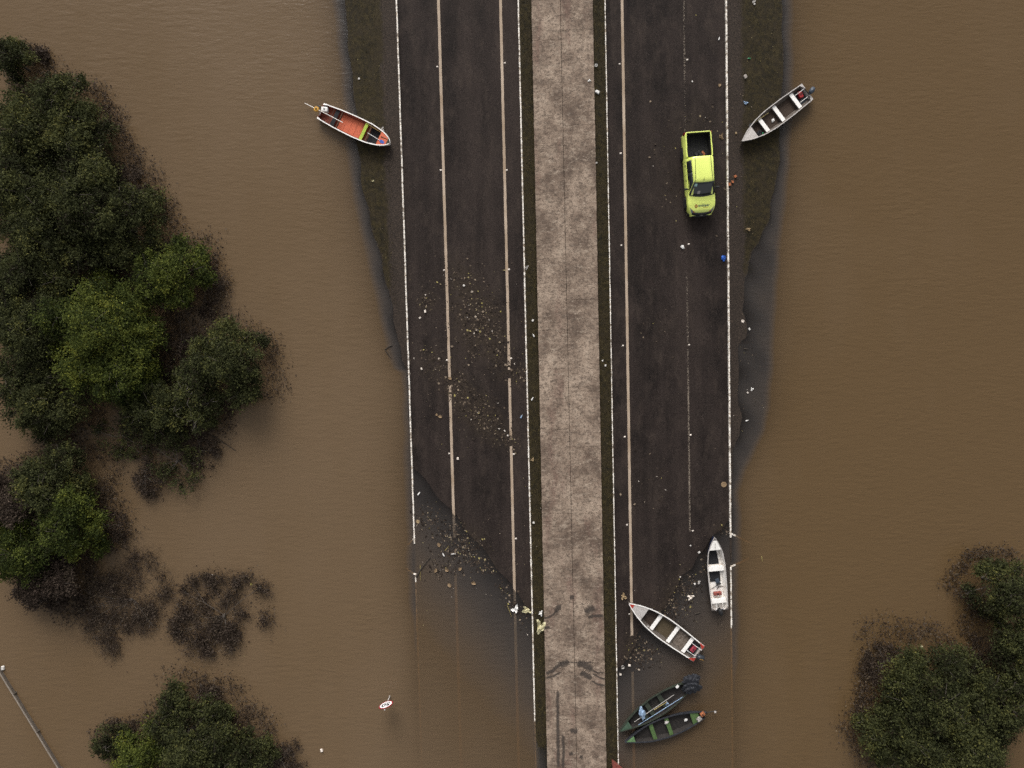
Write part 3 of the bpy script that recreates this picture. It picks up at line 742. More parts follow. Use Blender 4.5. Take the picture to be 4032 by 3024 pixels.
    MB().grid([[wsp(a, f) for a in (-.86, -.74, -.62)] for f in (.10, .2, .3)]).build('sticker', 'sticker', ws)
    MB().grid([[wsp(a, f) for a in (-.42, -.30, -.20)] for f in (.62, .74, .86)]).build('paper', 'grey_plastic', ws)
    rows = [[(3.86 + dx - .13 * q * q, q * .77, 1.085 + .0 * dx + (.012 if dx < .1 else .03 - .03)) for q in np.linspace(-1, 1, 9)] for dx in (-.05, .0, .045, .075)]
    MB().grid([[(p[0], p[1], max(p[2], hood_z(p[0], p[1]) + .006)) for p in r] for r in rows]).build('cowl', 'black_plastic', root)
    for s in (-1, 1):
        for x0, x1, nm in ((1.74, 2.515, 'rear_side_window'), (2.525, 3.56, 'front_side_window')):
            q = []
            for z in (1.10, 1.35, 1.625):
                xa = x0 + (.06 if x0 < 2 else 0) * (z - 1.1) * 2
                xb = min(x1, xf(z) - .10) if x1 > 3 else x1
                q.append([(xa + (xb - xa) * k / 5, s * (yw(z) * (.99 - .04 * (xa + (xb - xa) * k / 5 - 1.6) / 1.7) + .008), z) for k in range(6)])
            MB().grid(q).build(nm, 'glass', root, smooth=True, solid=.006)
        # black drip channels on the roof
        pts = [(1.66, s * .47, 1.742), (2.3, s * .48, 1.752), (2.95, s * .51, 1.742), (3.12, s * .53, 1.70)]
        MB().tube(pts, .014, 6).build('roof_channel', 'black_plastic', root)
        mr = MB().box((3.42, s * .97, 1.13), (.11, .20, .15)).build('side_mirror', 'black_plastic', root, bevel=.03)
        MB().bar((3.42, s * .80, 1.10), (3.42, s * .90, 1.12), .05).build('mirror_arm', 'black_plastic', mr)
        for xh in (1.98, 2.86):
            MB().box((xh, s * .862, .96), (.16, .03, .035)).build('door_handle', 'black_plastic', root, bevel=.008)
        for xd in (1.72, 2.52, 3.50):
            MB().grid([[(xd - .006, s * (hw(xd) * f + .003), z), (xd + .006, s * (hw(xd) * f + .003), z)] for f, z in ((.985, .52), (1, .78), (.985, .885), (.945, 1.05))]).build('door_gap', 'black_plastic', root)
        # headlights wrap the nose corners
        rows = []
        for x_ in np.linspace(4.52, 4.86, 7):
            f1 = .93; f0 = .93 - .30 * ((x_ - 4.50) / .36); w = hw(x_)
            rows.append([(float(x_), s * w * f, hood_z(float(x_), w * f) + .008 - (.05 if f > .9 else 0)) for f in np.linspace(f0 - .04, f1 + .02, 5)])
        hl = MB().grid(rows).build('headlight', 'lamp_glass', root, smooth=True)
        rows = [[(float(x_), s * hw(x_) * f, hood_z(float(x_), hw(x_) * f) + .014) for f in (f2, f2 + .10)] for x_, f2 in ((4.74, .64), (4.80, .60), (4.86, .56))]
        MB().grid(rows).build('indicator', 'amber', hl)
    gb = MB()
    yy = np.linspace(-.62, .62, 9)
    gb.grid([[(4.99 - .10 * (q / .62) ** 2 + dx, q, z) for q in yy] for dx, z in ((-.13, .865), (-.06, .83), (.0, .72), (.0, .60))])
    gb.build('grille', 'black_plastic', root, smooth=True, solid=.01)
    MB().box((4.985, 0, .73), (.03, .18, .06)).build('grille_badge', 'steel', root, bevel=.01)
    yy = np.linspace(-.78, .78, 13); bb = MB()
    prof = ((-.10, .62), (.03, .60), (.045, .48), (.02, .36), (-.10, .34))
    bb.grid([[(5.01 + dx - .22 * abs(q / .78) ** 2.6, q, z) for q in yy] for dx, z in prof])
    bb.build('front_bumper', 'black_plastic', root, smooth=True)
    # antenna
    MB().tube([(3.05, -.02, 1.75), (2.90, -.03, 1.86)], [.012, .005], 6).lathe([(.03, 1.745), (.025, 1.77), (.0, 1.775)], 10, 'z', (3.06, -.02, 0)).build('antenna', 'black_plastic', root)
    # lettering and diamond mark on the hood, read from the front
    def on_hood(ox, oy):
        return lambda a, b_: (ox - b_, oy + a, hood_z(ox - b_, oy + a) + .006)
    text_mesh('hood_lettering', 'ambipar', .215, 'logo_navy', root, on_hood(4.50, -.24), bold=.004)
    text_mesh('hood_lettering', 'response', .085, 'logo_orange', root, on_hood(4.585, .05), shear=.2)
    d = .115; f = on_hood(4.46, -.375); dm = MB()
    dm.grid([[f(d * (i - j) / 6, d * (i + j - 6) / 6) for j in range(7)] for i in range(7)]).build('hood_diamond', 'logo_red', root)
    f2 = lambda a, b_: tuple(np.array(f(a, b_)) + np.array((0, 0, .003)))
    MB().grid([[f2(a, b_) for a in (-.10, -.05, .0)] for b_ in (-.010, .010)]).build('diamond_notch', 'truck_paint', root)
    MB().add([f2(.030 * math.cos(k * math.pi / 6), .030 * math.sin(k * math.pi / 6)) for k in range(12)], [tuple(range(12))]).build('diamond_spot', 'truck_paint', root)
    # wheels
    for xw in (XR, XF):
        for s in (-1, 1):
            w = thing('wheel', None, None, (0, 0, 0)); w.parent = root; w.location = (xw, s * .755, .36)
            MB().lathe([(.20, -.10), (.33, -.115), (.36, -.07), (.36, .07), (.33, .115), (.20, .10)], 24, 'y').build('tyre', 'rubber', w, smooth=True)
            MB().lathe([(.02, s * .06), (.12, s * .07), (.2, s * .10), (.21, -s * .09)], 18, 'y').build('rim', 'rim', w)
    MB().box((2.5, 0, .42), (4.4, 1.2, .12)).build('underbody', 'black_plastic', root)
    root.scale = (.975, .985, .985)
    return root
truck = make_truck()
bpy.context.view_layer.update()
def in_truck(p): return truck.matrix_world @ Vector(p)

# ------------------------------------------------------------------ small things library
def place(o, loc, rotz=0.0, tilt=(0, 0)):
    o.location = loc; o.rotation_euler = (tilt[0], tilt[1], rotz); return o
def crumple(name, mat, size, flat=.5, seed=0, sub=2, rough=.35):
    rs = np.random.default_rng(seed); bm = bmesh.new(); bmesh.ops.create_icosphere(bm, subdivisions=sub + 1, radius=1)
    ph = rs.uniform(0, 6.28, 9); fr = rs.uniform(2, 5, (3, 3))
    for v in bm.verts:
        c = v.co; k = 1 + rough * (math.sin(fr[0] @ np.array(c) + ph[0]) * .6 + math.sin(fr[1] @ np.array(c) * 1.7 + ph[1]) * .5) + rs.uniform(-.14, .14)
        v.co = Vector((c.x * k * size[0] / 2, c.y * k * size[1] / 2, (c.z * k) * flat * size[0] / 2))
    zmin = min(v.co.z for v in bm.verts) * .6
    for v in bm.verts: v.co.z = max(v.co.z - zmin, 0)
    me = bpy.data.meshes.new(name); bm.to_mesh(me); bm.free(); me.materials.append(M[mat])
    o = bpy.data.objects.new(name, me); COL.objects.link(o); return o
def sheet(name, mat, sx, sy, hgt, seed=0, n=9):
    rs = np.random.default_rng(seed); ph = rs.uniform(0, 6.28, 6); b = MB(); rows = []
    for i in range(n):
        r = []
        for j in range(n):
            a, c = i / (n - 1) - .5, j / (n - 1) - .5
            z = hgt * (.5 + .3 * math.sin(9 * a + 5 * c + ph[0]) + .25 * math.sin(-7 * a + 11 * c + ph[1])) + rs.uniform(0, hgt * .5)
            k = 1 + .35 * math.sin(ph[2] + 3.1 * math.atan2(c, a)) + .2 * math.sin(ph[3] + 5 * math.atan2(c, a))
            r.append((a * sx * k, c * sy * k, max(z, .004)))
        rows.append(r)
    return b.grid(rows).build(name, mat, solid=.004)
def bottle(name, mat, L=.24, r=.038, capmat='white_plastic'):
    o = MB().lathe([(.0, 0), (r * .9, .004), (r, .02), (r, L * .3), (r * .92, L * .36), (r, L * .42), (r, L * .66), (r * .4, L * .86), (r * .36, L * .92)], 12, 'x', (-L / 2, 0, r)).build(name, mat, smooth=True)
    MB().lathe([(r * .42, L * .91), (r * .42, L)], 10, 'x', (-L / 2, 0, r)).build('cap', capmat, o); return o
def tub(name, mat, r=.08, h=.12):
    o = MB().lathe([(0, .0), (r * .75, 0), (r, h), (r * 1.07, h), (r * 1.07, h - .012), (r * .96, h - .01), (r * .72, .01), (0, .01)], 16).build(name, mat, smooth=False); return o
def chunk(name, mat, d, seed=0):
    o = MB().box((0, 0, d[2] / 2), d).build(name, mat, bevel=min(d) * .12); rs = np.random.default_rng(seed)
    for v in o.data.vertices: v.co += Vector(rs.uniform(-.14, .14, 3) * np.array(d)); v.co.z = max(v.co.z, 0)
    return o
def disc(name, mat, r, h=.02):
    return MB().lathe([(0, h * .4), (r * .55, h * .4), (r * .6, h), (r * .92, h), (r, h * .5), (r, 0), (0, 0)], 20).build(name, mat)
def leaf(name, mat, L, seed=0):
    rs = np.random.default_rng(seed); rows = []; cu = rs.uniform(.1, .35)
    for i in range(8):
        f = i / 7; w = L * .36 * math.sin(math.pi * min(.98, f * .92 + .06)) ** .8
        rows.append([(L * (f - .5), w * q + .05 * L * math.sin(3 * f), cu * L * (q * q) * .6 + .04 * L * math.sin(5 * f + q) + .02) for q in (-1, -.5, 0, .5, 1)])
    return MB().grid(rows).build(name, mat, solid=.004)
def stick(name, mat, pts3, r):
    return MB().tube(pts3, [r * (1 - .6 * i / (len(pts3) - 1)) for i in range(len(pts3))], 7).build(name, mat)

for p_, kind_, mt_, sz_, lb, ct in (((1.32, .30, .66), 'net', 'brick', (.36, .42), 'orange brown net bundle in the front corner of the truck bed', 'net'),
                                    ((1.22, .02, .66), 'rag', 'pale_blue', (.14, .12), 'small blue rag in the truck bed', 'rag'), ((1.42, .30, .74), 'bag', 'white_plastic', (.14, .10), 'small white bag on the net in the truck bed', 'bag'), ((1.30, .12, .655), 'sack', 'bed_liner', (.5, .4), 'black sack at the front of the truck bed', 'sack')):
    o = crumple(kind_, mt_, sz_, .4, len(lb)); o.location = in_truck(p_); tag(o, lb, ct)

# ------------------------------------------------------------------ boats
class Boat:
    def __init__(s, name, label, cat, stern, bow, hwf, zg=(.48, .66), floor=.10, mats=None, rim=.05, z0=0.0, pitch=0.0, roll=0.0, pointed=False, flare=.80, group=None):
        (xs0, ys0), (xb, yb) = P(*stern, z0 + zg[0]), P(*bow, z0 + zg[1] + .0)
        s.L = math.hypot(xb - xs0, yb - ys0); ang = math.atan2(yb - ys0, xb - xs0)
        s.root = thing(name, label, cat, (xs0, ys0, z0), ang, group, pitch, roll)
        s.hw = hwf; s.zg = zg; s.fl = floor; s.mats = mats; s.flare = flare
        bpy.context.view_layer.update()
        T = np.concatenate([np.linspace(0, .6, 10), np.linspace(.66, .985, 12), [.998]])
        inn, out = [], []
        rimL, rimR = [], []
        for t in T:
            x = t * s.L; w = max(hwf(t), .008); wb = s.bw(t); zt = s.z(t); keel = -.07 + .35 * max(0, (t - .8) / .2) ** 2
            if pointed: keel += .28 * max(0, (.2 - t) / .2) ** 2
            kk = min(keel, zt - .1)
            wb2 = min(wb, w)
            out.append([(x, -w, zt), (x, -(w * .6 + wb2 * .4), zt * .55 + kk * .45), (x, -wb2, kk + .05), (x, 0, kk), (x, wb2, kk + .05), (x, (w * .6 + wb2 * .4), zt * .55 + kk * .45), (x, w, zt)])
            iw = max(w - .022, .004); ib = max(wb2 - .02, .003); fz = max(floor - .015, kk + .02)
            inn.append([(x, -iw, zt), (x, -(iw * .6 + ib * .4), zt * .5 + fz * .5), (x, -ib, fz), (x, 0, fz), (x, ib, fz), (x, (iw * .6 + ib * .4), zt * .5 + fz * .5), (x, iw, zt)])
            rimL.append((x, -w, zt)); rimR.append((x, w, zt))
        b = MB().grid(out)
        if not pointed or True: b.f.append(tuple(range(7)))
        s.hull = b.build('hull', mats['hull'], s.root, smooth=False)
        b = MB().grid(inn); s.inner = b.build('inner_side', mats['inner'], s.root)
        # gunwale: flat strip with thickness
        for side, rr in ((-1, rimL), (1, rimR)):
            rows = []
            for i, (x, y, z) in enumerate(rr):
                ww = rim * (1 if i < len(rr) - 4 else .8); y0 = y + side * .012; y1 = y - side * min(ww, abs(y) * .98)
                rows.append([(x, y0, z - .035), (x, y0, z + .012), (x, y1, z + .012), (x, y1, z - .03)])
            MB().grid(rows).build('gunwale', mats['rim'], s.root)
        s.T = T
    def bw(s, t): return s.hw(t) * s.flare * (1 - .3 * max(0, (t - .75) / .25))
    def z(s, t): return s.zg[0] + (s.zg[1] - s.zg[0]) * max(0, (t - .45) / .55) ** 2
    def iw(s, t, z):
        f = (z - s.fl) / max(s.z(t) - s.fl, .01); f = min(max(f, 0), 1)
        return max((s.hw(t) - .03) * f + (s.bw(t) - .025) * (1 - f), .01)
    def sheet(s, nm, mat, t0, t1, z, n=8, inset=0.0, th=.02, parent=None):
        ts = np.linspace(t0, t1, n); top = []
        poly = [(t * s.L, -(s.iw(t, z) - inset)) for t in ts] + [(t * s.L, s.iw(t, z) - inset) for t in ts[::-1]]
        return MB().prism(poly, z - th, z).build(nm, mat, parent or s.root)
    def planks(s, mat, t0, t1, z, count, gap=.012, across=True):
        for i in range(count):
            a = t0 + (t1 - t0) * i / count; b = t0 + (t1 - t0) * (i + 1) / count
            s.sheet('plank', mat, a + gap / s.L, b, z + random.uniform(0, .006), 3, .004, .025)
    def thwart(s, mat, t, w, z, nm='thwart', dark=True):
        h_ = w / 2 / s.L; o = s.sheet(nm, mat, t - h_, t + h_, z, 3, .0, .03)
        o.modifiers.new('bevel', 'BEVEL').width = .008
        if dark:
            MB().prism([((t + sg * .7 * h_) * s.L + d, yy) for sg in (1,) for d, yy in ((-.01, -s.iw(t, z - .1) + .02), (.01, -s.iw(t, z - .1) + .02), (.01, s.iw(t, z - .1) - .02), (-.01, s.iw(t, z - .1) - .02))], s.fl, z - .03).build('riser', s.mats['inner'], o)
        return o
    def deck(s, mat, t0, drop=.02, t1=.985):
        ts = np.linspace(t0, t1, 8); rows = []
        for t in ts:
            w = max(s.hw(t) - .025, .004); zz = s.z(t) - drop
            rows.append([(t * s.L, -w, zz), (t * s.L, -w * .5, zz + .02 * w), (t * s.L, 0, zz + .03 * w), (t * s.L, w * .5, zz + .02 * w), (t * s.L, w, zz)])
        o = MB().grid(rows).build('bow_deck', mat, s.root, solid=.015); return o
    def corner(s, mat, lx=.30, ly=.26, nm='corner_plate'):
        for sg in (-1, 1):
            w = s.hw(0.0); z = s.z(0)
            MB().prism([(0, sg * w), (lx, sg * s.hw(lx / s.L)), (0, sg * (w - ly))], z + .002, z + .022).build(nm, mat, s.root)
    def transom(s, mat, drop=.10, cut=.22):
        w = s.hw(0); z = s.z(0)
        poly = [(-w * .86, .0), (w * .86, .0), (w * .97, z), (cut, z), (cut * .8, z - drop), (-cut * .8, z - drop), (-cut, z), (-w * .97, z)]
        b = MB(); n = len(poly); b.add([(-.02, y, zz) for y, zz in poly] + [(.03, y, zz) for y, zz in poly], [tuple(range(n)), tuple(range(n, 2 * n))] + [(i, (i + 1) % n, n + (i + 1) % n, n + i) for i in range(n)])
        return b.build('transom', mat, s.root)
    def rods(s, mat, t, y, z=None):
        z = z or s.z(0) - .03
        for sg in (-1, 1): MB().tube([(.03, sg * y, z), (t * s.L, sg * y, z - .02)], .015, 6).build('brace_rod', mat, s.root)
    def outboard(s, mat, yaw=0.0, size=1.0, y=0.0, x=-.16, tilt=.15, tipcol='steel', stripe=None):
        m_ = thing('outboard_motor', None, None); m_.parent = s.root; m_.location = (x, y, s.z(0) - .06); m_.rotation_euler = (0, -tilt, yaw)
        k = size
        prof = [(-.26, .10, .09), (-.20, .15, .16), (-.05, .18, .21), (.10, .17, .22), (.20, .13, .17), (.25, .07, .10)]
        rows = []
        for xx, w, h_ in prof:
            rows.append([(xx * k, w * k * math.cos(a) * (1 if abs(math.cos(a)) < .8 else .95), (.14 + h_ * (math.sin(a) * .9)) * k) for a in np.linspace(0, 2 * math.pi, 13)])
        cw = MB().grid(rows); n = 13; cw.f.append(tuple(range(12))); cw.f.append(tuple(len(cw.v) - n + i for i in range(12)))
        c = cw.build('cowling', mat, m_, smooth=True)
        if stripe: MB().box((0, .06 * k, .345 * k), (.26 * k, .018, .01)).build('stripe', stripe, c)
        MB().tube([(.02, 0, .05), (-.05 * k, 0, -.25 * k), (-.10 * k, 0, -.62 * k)], [.07 * k, .055 * k, .05 * k], 8).build('leg', mat, m_)
        MB().tube([(.16 * k, 0, .10), (.40 * k, .02, .12), (.58 * k, .03, .13)], [.022, .02, .024], 7).build('tiller', 'black_plastic', m_)
        MB().box((.12, 0, -.02), (.10, .18, .16)).build('clamp', 'black_plastic', m_, bevel=.01)
        pr = MB().lathe([(0, -.14), (.03, -.12), (.04, 0), (.0, .02)], 8, 'x').build('propeller', tipcol, m_)
        pr.location = (-.16 * k, 0, -.66 * k)
        for q in range(3):
            a = q * 2.094; MB().box((0, .07 * math.cos(a), .07 * math.sin(a)), (.012, .06 + .06 * abs(math.cos(a)), .06 + .06 * abs(math.sin(a)))).build('blade', tipcol, pr)
        return m_
    def w(s, x, y, z): return s.root.matrix_world @ Vector((x, y, z))
    def ang(s): return s.root.matrix_world.to_euler().z
    def put(s, o, x, y, z, rot=0.0, label=None, cat=None):
        o.matrix_world = s.root.matrix_world @ Matrix.Translation((x, y, z)) @ Matrix.Rotation(rot, 4, 'Z'); return tag(o, label, cat)
def hwl(pts): 
    a, b = zip(*pts); return lambda t: float(np.interp(t, a, b))

def smooth_hw(pts):
    a, b = zip(*pts); xs = np.linspace(0, 1, 101); ys = np.interp(xs, a, b)
    k = np.array([1, 2, 3, 4, 3, 2, 1.]); k /= k.sum(); yy = np.convolve(np.pad(ys, 3, mode='edge'), k, 'valid')
    yy = np.convolve(np.pad(yy, 3, mode='edge'), k, 'valid'); w = np.clip((1 - xs) / .08, 0, 1); yy = yy * w + ys * (1 - w); yy[-1] = 0.004
    return lambda t: float(np.interp(t, xs, yy))
def paddle(nm, matp, matb, L, bl=.42, bwid=.17):
    o = MB().tube([(0, 0, .02), (L - bl, 0, .02)], .016, 7).build(nm, matp)
    MB().prism([(L - bl - .05, -.02), (L - bl + .08, -bwid / 2), (L - .08, -bwid * .42), (L, 0), (L - .08, bwid * .42), (L - bl + .08, bwid / 2), (L - bl - .05, .02)], .008, .03).build('blade', matb, o, bevel=.006)
    return o
def fuel_tank(nm, mat, d=(.42, .26, .22)):
    o = MB().box((0, 0, d[2] / 2), d).build(nm, mat, bevel=.05); o.modifiers['bevel'].segments = 3
    MB().lathe([(.045, d[2]), (.045, d[2] + .035)], 10).build('cap', 'black_plastic', o); return o

# red boat with its bow on the left bank
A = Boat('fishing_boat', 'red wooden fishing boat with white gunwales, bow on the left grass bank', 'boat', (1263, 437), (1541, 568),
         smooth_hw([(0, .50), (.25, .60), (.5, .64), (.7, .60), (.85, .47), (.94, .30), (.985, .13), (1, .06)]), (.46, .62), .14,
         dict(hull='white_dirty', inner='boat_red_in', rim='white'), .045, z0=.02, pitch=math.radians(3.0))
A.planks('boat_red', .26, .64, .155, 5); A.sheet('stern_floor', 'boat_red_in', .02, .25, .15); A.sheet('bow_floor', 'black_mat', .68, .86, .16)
A.thwart('black_mat', .20, .26, .36); A.thwart('wood_brown', .265, .06, .40, 'cross_beam', False); A.thwart('wood_brown', .15, .035, .40, 'cross_beam', False)
A.thwart('lime', .615, .20, .40); A.thwart('wood_brown', .68, .09, .40, 'cross_beam', False); A.deck('boat_red', .835, .03)
A.deck('green_dark', .955, .0); A.transom('boat_red_in', .2, .30); A.corner('white', .42, .12)
MB().box((.90 * A.L, .12, A.z(.9) + .0), (.42, .03, .03)).build('deck_cleat', 'black_plastic', A.root)
jc = fuel_tank('jerrycan', 'white_plastic', (.40, .30, .30)); A.put(jc, .16, -.02 - .22 * -1, .16, .3, 'white plastic jerrycan in the stern of the red boat', 'jerrycan')
pd = paddle('paddle', 'white_plastic', 'blue_blade', 1.22, .32, .2); A.put(pd, .68 * A.L, -.02, A.z(.86) - .01, -.12, 'white paddle with blue blade lying on the red bow deck', 'paddle')
mt = thing('outboard_motor', None, None); mt.parent = A.root; mt.location = (-.28, 0, .42); mt.rotation_euler = (0, -.05, math.radians(-2))
MB().lathe([(.07, -.06), (.15, -.05), (.17, .02), (.14, .07), (.05, .08)], 12).build('engine_block', 'yellow', mt)
MB().lathe([(.06, .08), (.05, .13)], 10).build('air_filter', 'black_plastic', mt)
MB().tube([(-.16, 0, .02), (-.5, .015, -.04), (-.9, .03, -.10)], .022, 7).build('propeller_shaft', 'white_dirty', mt)
MB().tube([(.17, 0, .05), (.9, -.02, .12), (1.95, -.05, .16)], .02, 7).build('tiller', 'white_dirty', mt)
MB().box((.06, .2, -.02), (.2, .14, .1)).build('fuel_box', 'black_plastic', mt, bevel=.02)
o = paddle('wooden_pole', 'reed', 'wood_brown', 1.5, .3, .06); A.put(o, .60 * A.L, .50, .42, -.12, 'thin wooden pole along the upper side of the red boat', 'pole')

# aluminium boat on the right bank
B = Boat('aluminium_boat', 'grey aluminium boat with three white benches, bow on the right grass bank', 'boat', (3178, 361.5), (2912, 564),
         smooth_hw([(0, .58), (.3, .64), (.55, .64), (.72, .53), (.88, .30), (1, .004)]), (.50, .66), .12,
         dict(hull='alu', inner='alu', rim='alu_white'), .04, z0=.0, pitch=math.radians(3.4), flare=.68)
B.sheet('floor', 'mud_floor', .16, .80, .135); B.sheet('stern_floor', 'motor_dark', .01, .16, .14)
for t_ in (.165, .42, .645): B.thwart('white', t_, .25, .38)
B.deck('alu_white', .80, .02); B.transom('alu_white', .12, .24); B.corner('alu_white', .22, .32); B.rods('white', .14, .26)
B.outboard('motor_blue', math.radians(16), .9, x=-.20, y=.12)
o = fuel_tank('fuel_tank', 'fuel_red'); B.put(o, .34, -.12, .15, 1.3, 'red fuel tank in the stern of the boat on the right bank', 'fuel tank')
o = paddle('paddle', 'reed', 'black_plastic', 1.5, .3, .2); B.put(o, .52 * B.L, -.40, .41, -.05, 'paddle with dark blade across benches of the right bank boat', 'paddle')
o = crumple('plastic_bag', 'white_plastic', (.22, .16), .5, 5); B.put(o, .505 * B.L, .12, .14, .4, 'white crumpled bag on the floor of the right bank boat', 'bag')
o = crumple('rag', 'black_mat', (.5, .3), .4, 6); B.put(o, .745 * B.L, .27, .14, .2, 'dark rag near the bow of the right bank boat', 'rag')
o = bottle('plastic_bottle', 'green_glass', .2); B.put(o, .70 * B.L, .40, .16, .9, 'small green bottle in the right bank boat', 'bottle')

# aluminium boat with red corners
C = Boat('aluminium_boat', 'grey aluminium boat with red bow tip and red stern corners in the shallows', 'boat', (2751.5, 2574), (2475, 2375.5),
         smooth_hw([(0, .58), (.3, .68), (.5, .70), (.68, .60), (.84, .38), (.95, .14), (1, .004)]), (.50, .66), .12,
         dict(hull='alu', inner='alu', rim='white'), .045, z0=.03, pitch=math.radians(.4), flare=.68)
C.sheet('floor', 'mud_floor', .585, .83, .135); C.sheet('floor', 'mud_floor_olive', .36, .585, .137); C.sheet('stern_floor', 'motor_dark', .01, .14, .14)
C.planks('plank_grey', .16, .345, .15, 4)
for t_ in (.15, .36, .60): C.thwart('white', t_, .24, .38)
C.deck('alu_white', .77, .02, .93); C.deck('red_patch', .93, .012); C.transom('alu_white', .12, .24); C.corner('red_patch', .36, .27); C.rods('white', .13, .27)
C.outboard('motor_dark', math.radians(22), 1.0, x=-.16, y=.12, stripe='yellow')
o = fuel_tank('fuel_tank', 'fuel_crimson'); C.put(o, .36, .0, .15, 1.5, 'crimson fuel tank in the stern of the red cornered boat', 'fuel tank')
o = crumple('plastic_bag', 'grey_plastic', (.16, .14), .5, 8); C.put(o, .645 * C.L, .52, .30, .4, 'small grey bag beside the middle bench of the red cornered boat', 'bag')

# white boat by the right kerb
D = Boat('motorboat', 'narrow white motorboat with dark blue bow side beside the right kerb', 'boat', (2835.5, 2401), (2814, 2115.5),
         smooth_hw([(0, .49), (.3, .55), (.6, .56), (.78, .46), (.9, .26), (1, .004)]), (.48, .66), .12,
         dict(hull='navy', inner='white_dirty', rim='alu_white'), .035, z0=.03, flare=.74)
D.sheet('floor', 'white_dirty', .02, .82, .135)
D.thwart('white', .555, .31, .38); D.thwart('white', .115, .30, .38); D.deck('white', .82, .01, .965); D.deck('alu', .955, .0)
MB().box((.90 * D.L, .0, D.z(.9) + .012), (.62, .012, .012)).build('deck_seam', 'alu', D.root)
D.transom('alu_white', .1, .22); D.rods('white', .08, .21); D.corner('alu', .14, .2)
D.outboard('black_plastic', math.radians(12), .85, x=-.10)
for t0, t1, lb in ((.605, .815, 'larger black rubber mat under the bow deck of the white boat'), (.365, .515, 'smaller black rubber mat behind the middle bench of the white boat')):
    ts = np.linspace(t0, t1, 5); zz = .26
    mm = MB().prism([(t_ * D.L, -(D.iw(t_, zz) - .17)) for t_ in ts] + [(t_ * D.L, D.iw(t_, zz) - .06) for t_ in ts[::-1]], 0, .012).build('rubber_mat', 'black_mat'); D.put(mm, 0, 0, .150, 0, lb, 'mat')
o = fuel_tank('fuel_tank', 'red_faded', (.52, .22, .22)); D.put(o, .21 * D.L, .02, .15, math.pi / 2, 'faded red fuel tank before the rear bench of the white boat', 'fuel tank')
ch = thing('folding_seat', 'blue grey folded seat on the floor of the white boat', 'seat'); D.put(ch, .375 * D.L, -.06, .15, math.pi / 2 + .25)
MB().box((0, -.0, .06), (.26, .30, .06)).build('cushion', 'motor_blue', ch, bevel=.03); MB().box((0, .17, .12), (.28, .08, .22)).build('backrest', 'black_plastic', ch, bevel=.03)
o = MB().tube([(.0, .32, .16), (.2, .0, .17), (.1, -.12, .17), (-.05, .02, .17), (.12, -.2, .17), (.08, -.42, .17)], .014, 6).build('rope', 'stick'); D.put(o, .27 * D.L, 0, 0, 0, 'dark rope loop on the white boat floor', 'rope')

# dark canoes
Ec = Boat('canoe', 'weathered dark green canoe loaded with poles and a dark tarp at the stern', 'canoe', (2727, 2690), (2438, 2883),
          smooth_hw([(0, .12), (.12, .38), (.3, .60), (.5, .66), (.68, .55), (.85, .30), (1, .004)]), (.42, .50), .10,
          dict(hull='green_dark', inner='canoe_in', rim='green_dark'), .05, z0=.0, pointed=True, flare=.72)
Ec.sheet('floor', 'canoe_in', .06, .84, .12); Ec.deck('green_teal', .85, .01)
for t_ in (.40, .57, .66): Ec.thwart('green_dark', t_, .28, .33)
o = crumple('tarp_bundle', 'tarp', (1.1, .95), .55, 21, 3, .4); Ec.put(o, .02 * Ec.L, .0, .22, .4, 'dark bundled tarp heaped over the stern of the green canoe', 'tarp')
for i, (x0, y0, a, L, mt_, lb) in enumerate(((.14, .42, -.02, 3.5, 'pale_blue', 'long bluish pole along the lower side of the loaded canoe'), (.25, -.02, .02, 3.0, 'grey_plastic', 'grey pole lying along the middle of the loaded canoe'), (.36, .10, -.03, .95, 'reed', 'short pale yellow stick in the loaded canoe'))):
    o = MB().tube([(0, 0, .02), (L, 0, .02)], .02, 7).build('pole', mt_); Ec.put(o, x0 * Ec.L, y0, .36 + .02 * i, a, lb, 'pole')
o = crumple('plastic_bag', 'pale_blue', (.62, .34), .5, 23, 2, .5); Ec.put(o, .665 * Ec.L, -.22, .36, 1.2, 'light blue plastic bag on a bench of the loaded canoe', 'bag')
o = fuel_tank('water_jug', 'pale_blue', (.2, .16, .2)); Ec.put(o, .375 * Ec.L, .28, .15, .3, 'small blue water jug in the loaded canoe', 'jug')
o = chunk('box', 'white_plastic', (.17, .14, .1), 3); Ec.put(o, .165 * Ec.L, -.36, .40, .2, 'small white box by the stern of the loaded canoe', 'box')

Fc = Boat('canoe', 'black hulled canoe with bright green benches, lowest of the boats', 'canoe', (2772, 2815), (2460, 2924),
          smooth_hw([(0, .20), (.1, .38), (.3, .60), (.5, .66), (.7, .55), (.86, .30), (1, .004)]), (.42, .50), .10,
          dict(hull='tarp', inner='canoe_in', rim='tarp'), .06, z0=.0, pointed=True, flare=.74)
Fc.sheet('floor', 'canoe_in', .05, .86, .12); Fc.deck('green_deck', .875, .01)
Fc.thwart('green_bright', .44, .25, .36); Fc.thwart('green_bright', .64, .25, .36); Fc.sheet('stern_seat', 'green_bright', .06, .155, .37)
o = crumple('plastic_bag', 'white_plastic', (.22, .16), .5, 31); Fc.put(o, .22 * Fc.L, .08, .14, .4, 'small white bag on the floor of the black canoe', 'bag')
o = crumple('rag', 'grey_plastic', (.34, .3), .4, 32); Fc.put(o, .07 * Fc.L, .14, .385, .4, 'crumpled grey rag on the stern seat of the black canoe', 'rag')
o = fuel_tank('fuel_tank', 'brick', (.3, .22, .2)); Fc.put(o, .015 * Fc.L, -.12, .40, .3, 'orange and white can at the stern of the black canoe', 'can')
o = crumple('rag', 'alu_white', (.26, .2), .3, 33); Fc.put(o, .45 * Fc.L, -.30, .365, .2, 'pale cloth on the green bench of the black canoe', 'cloth')
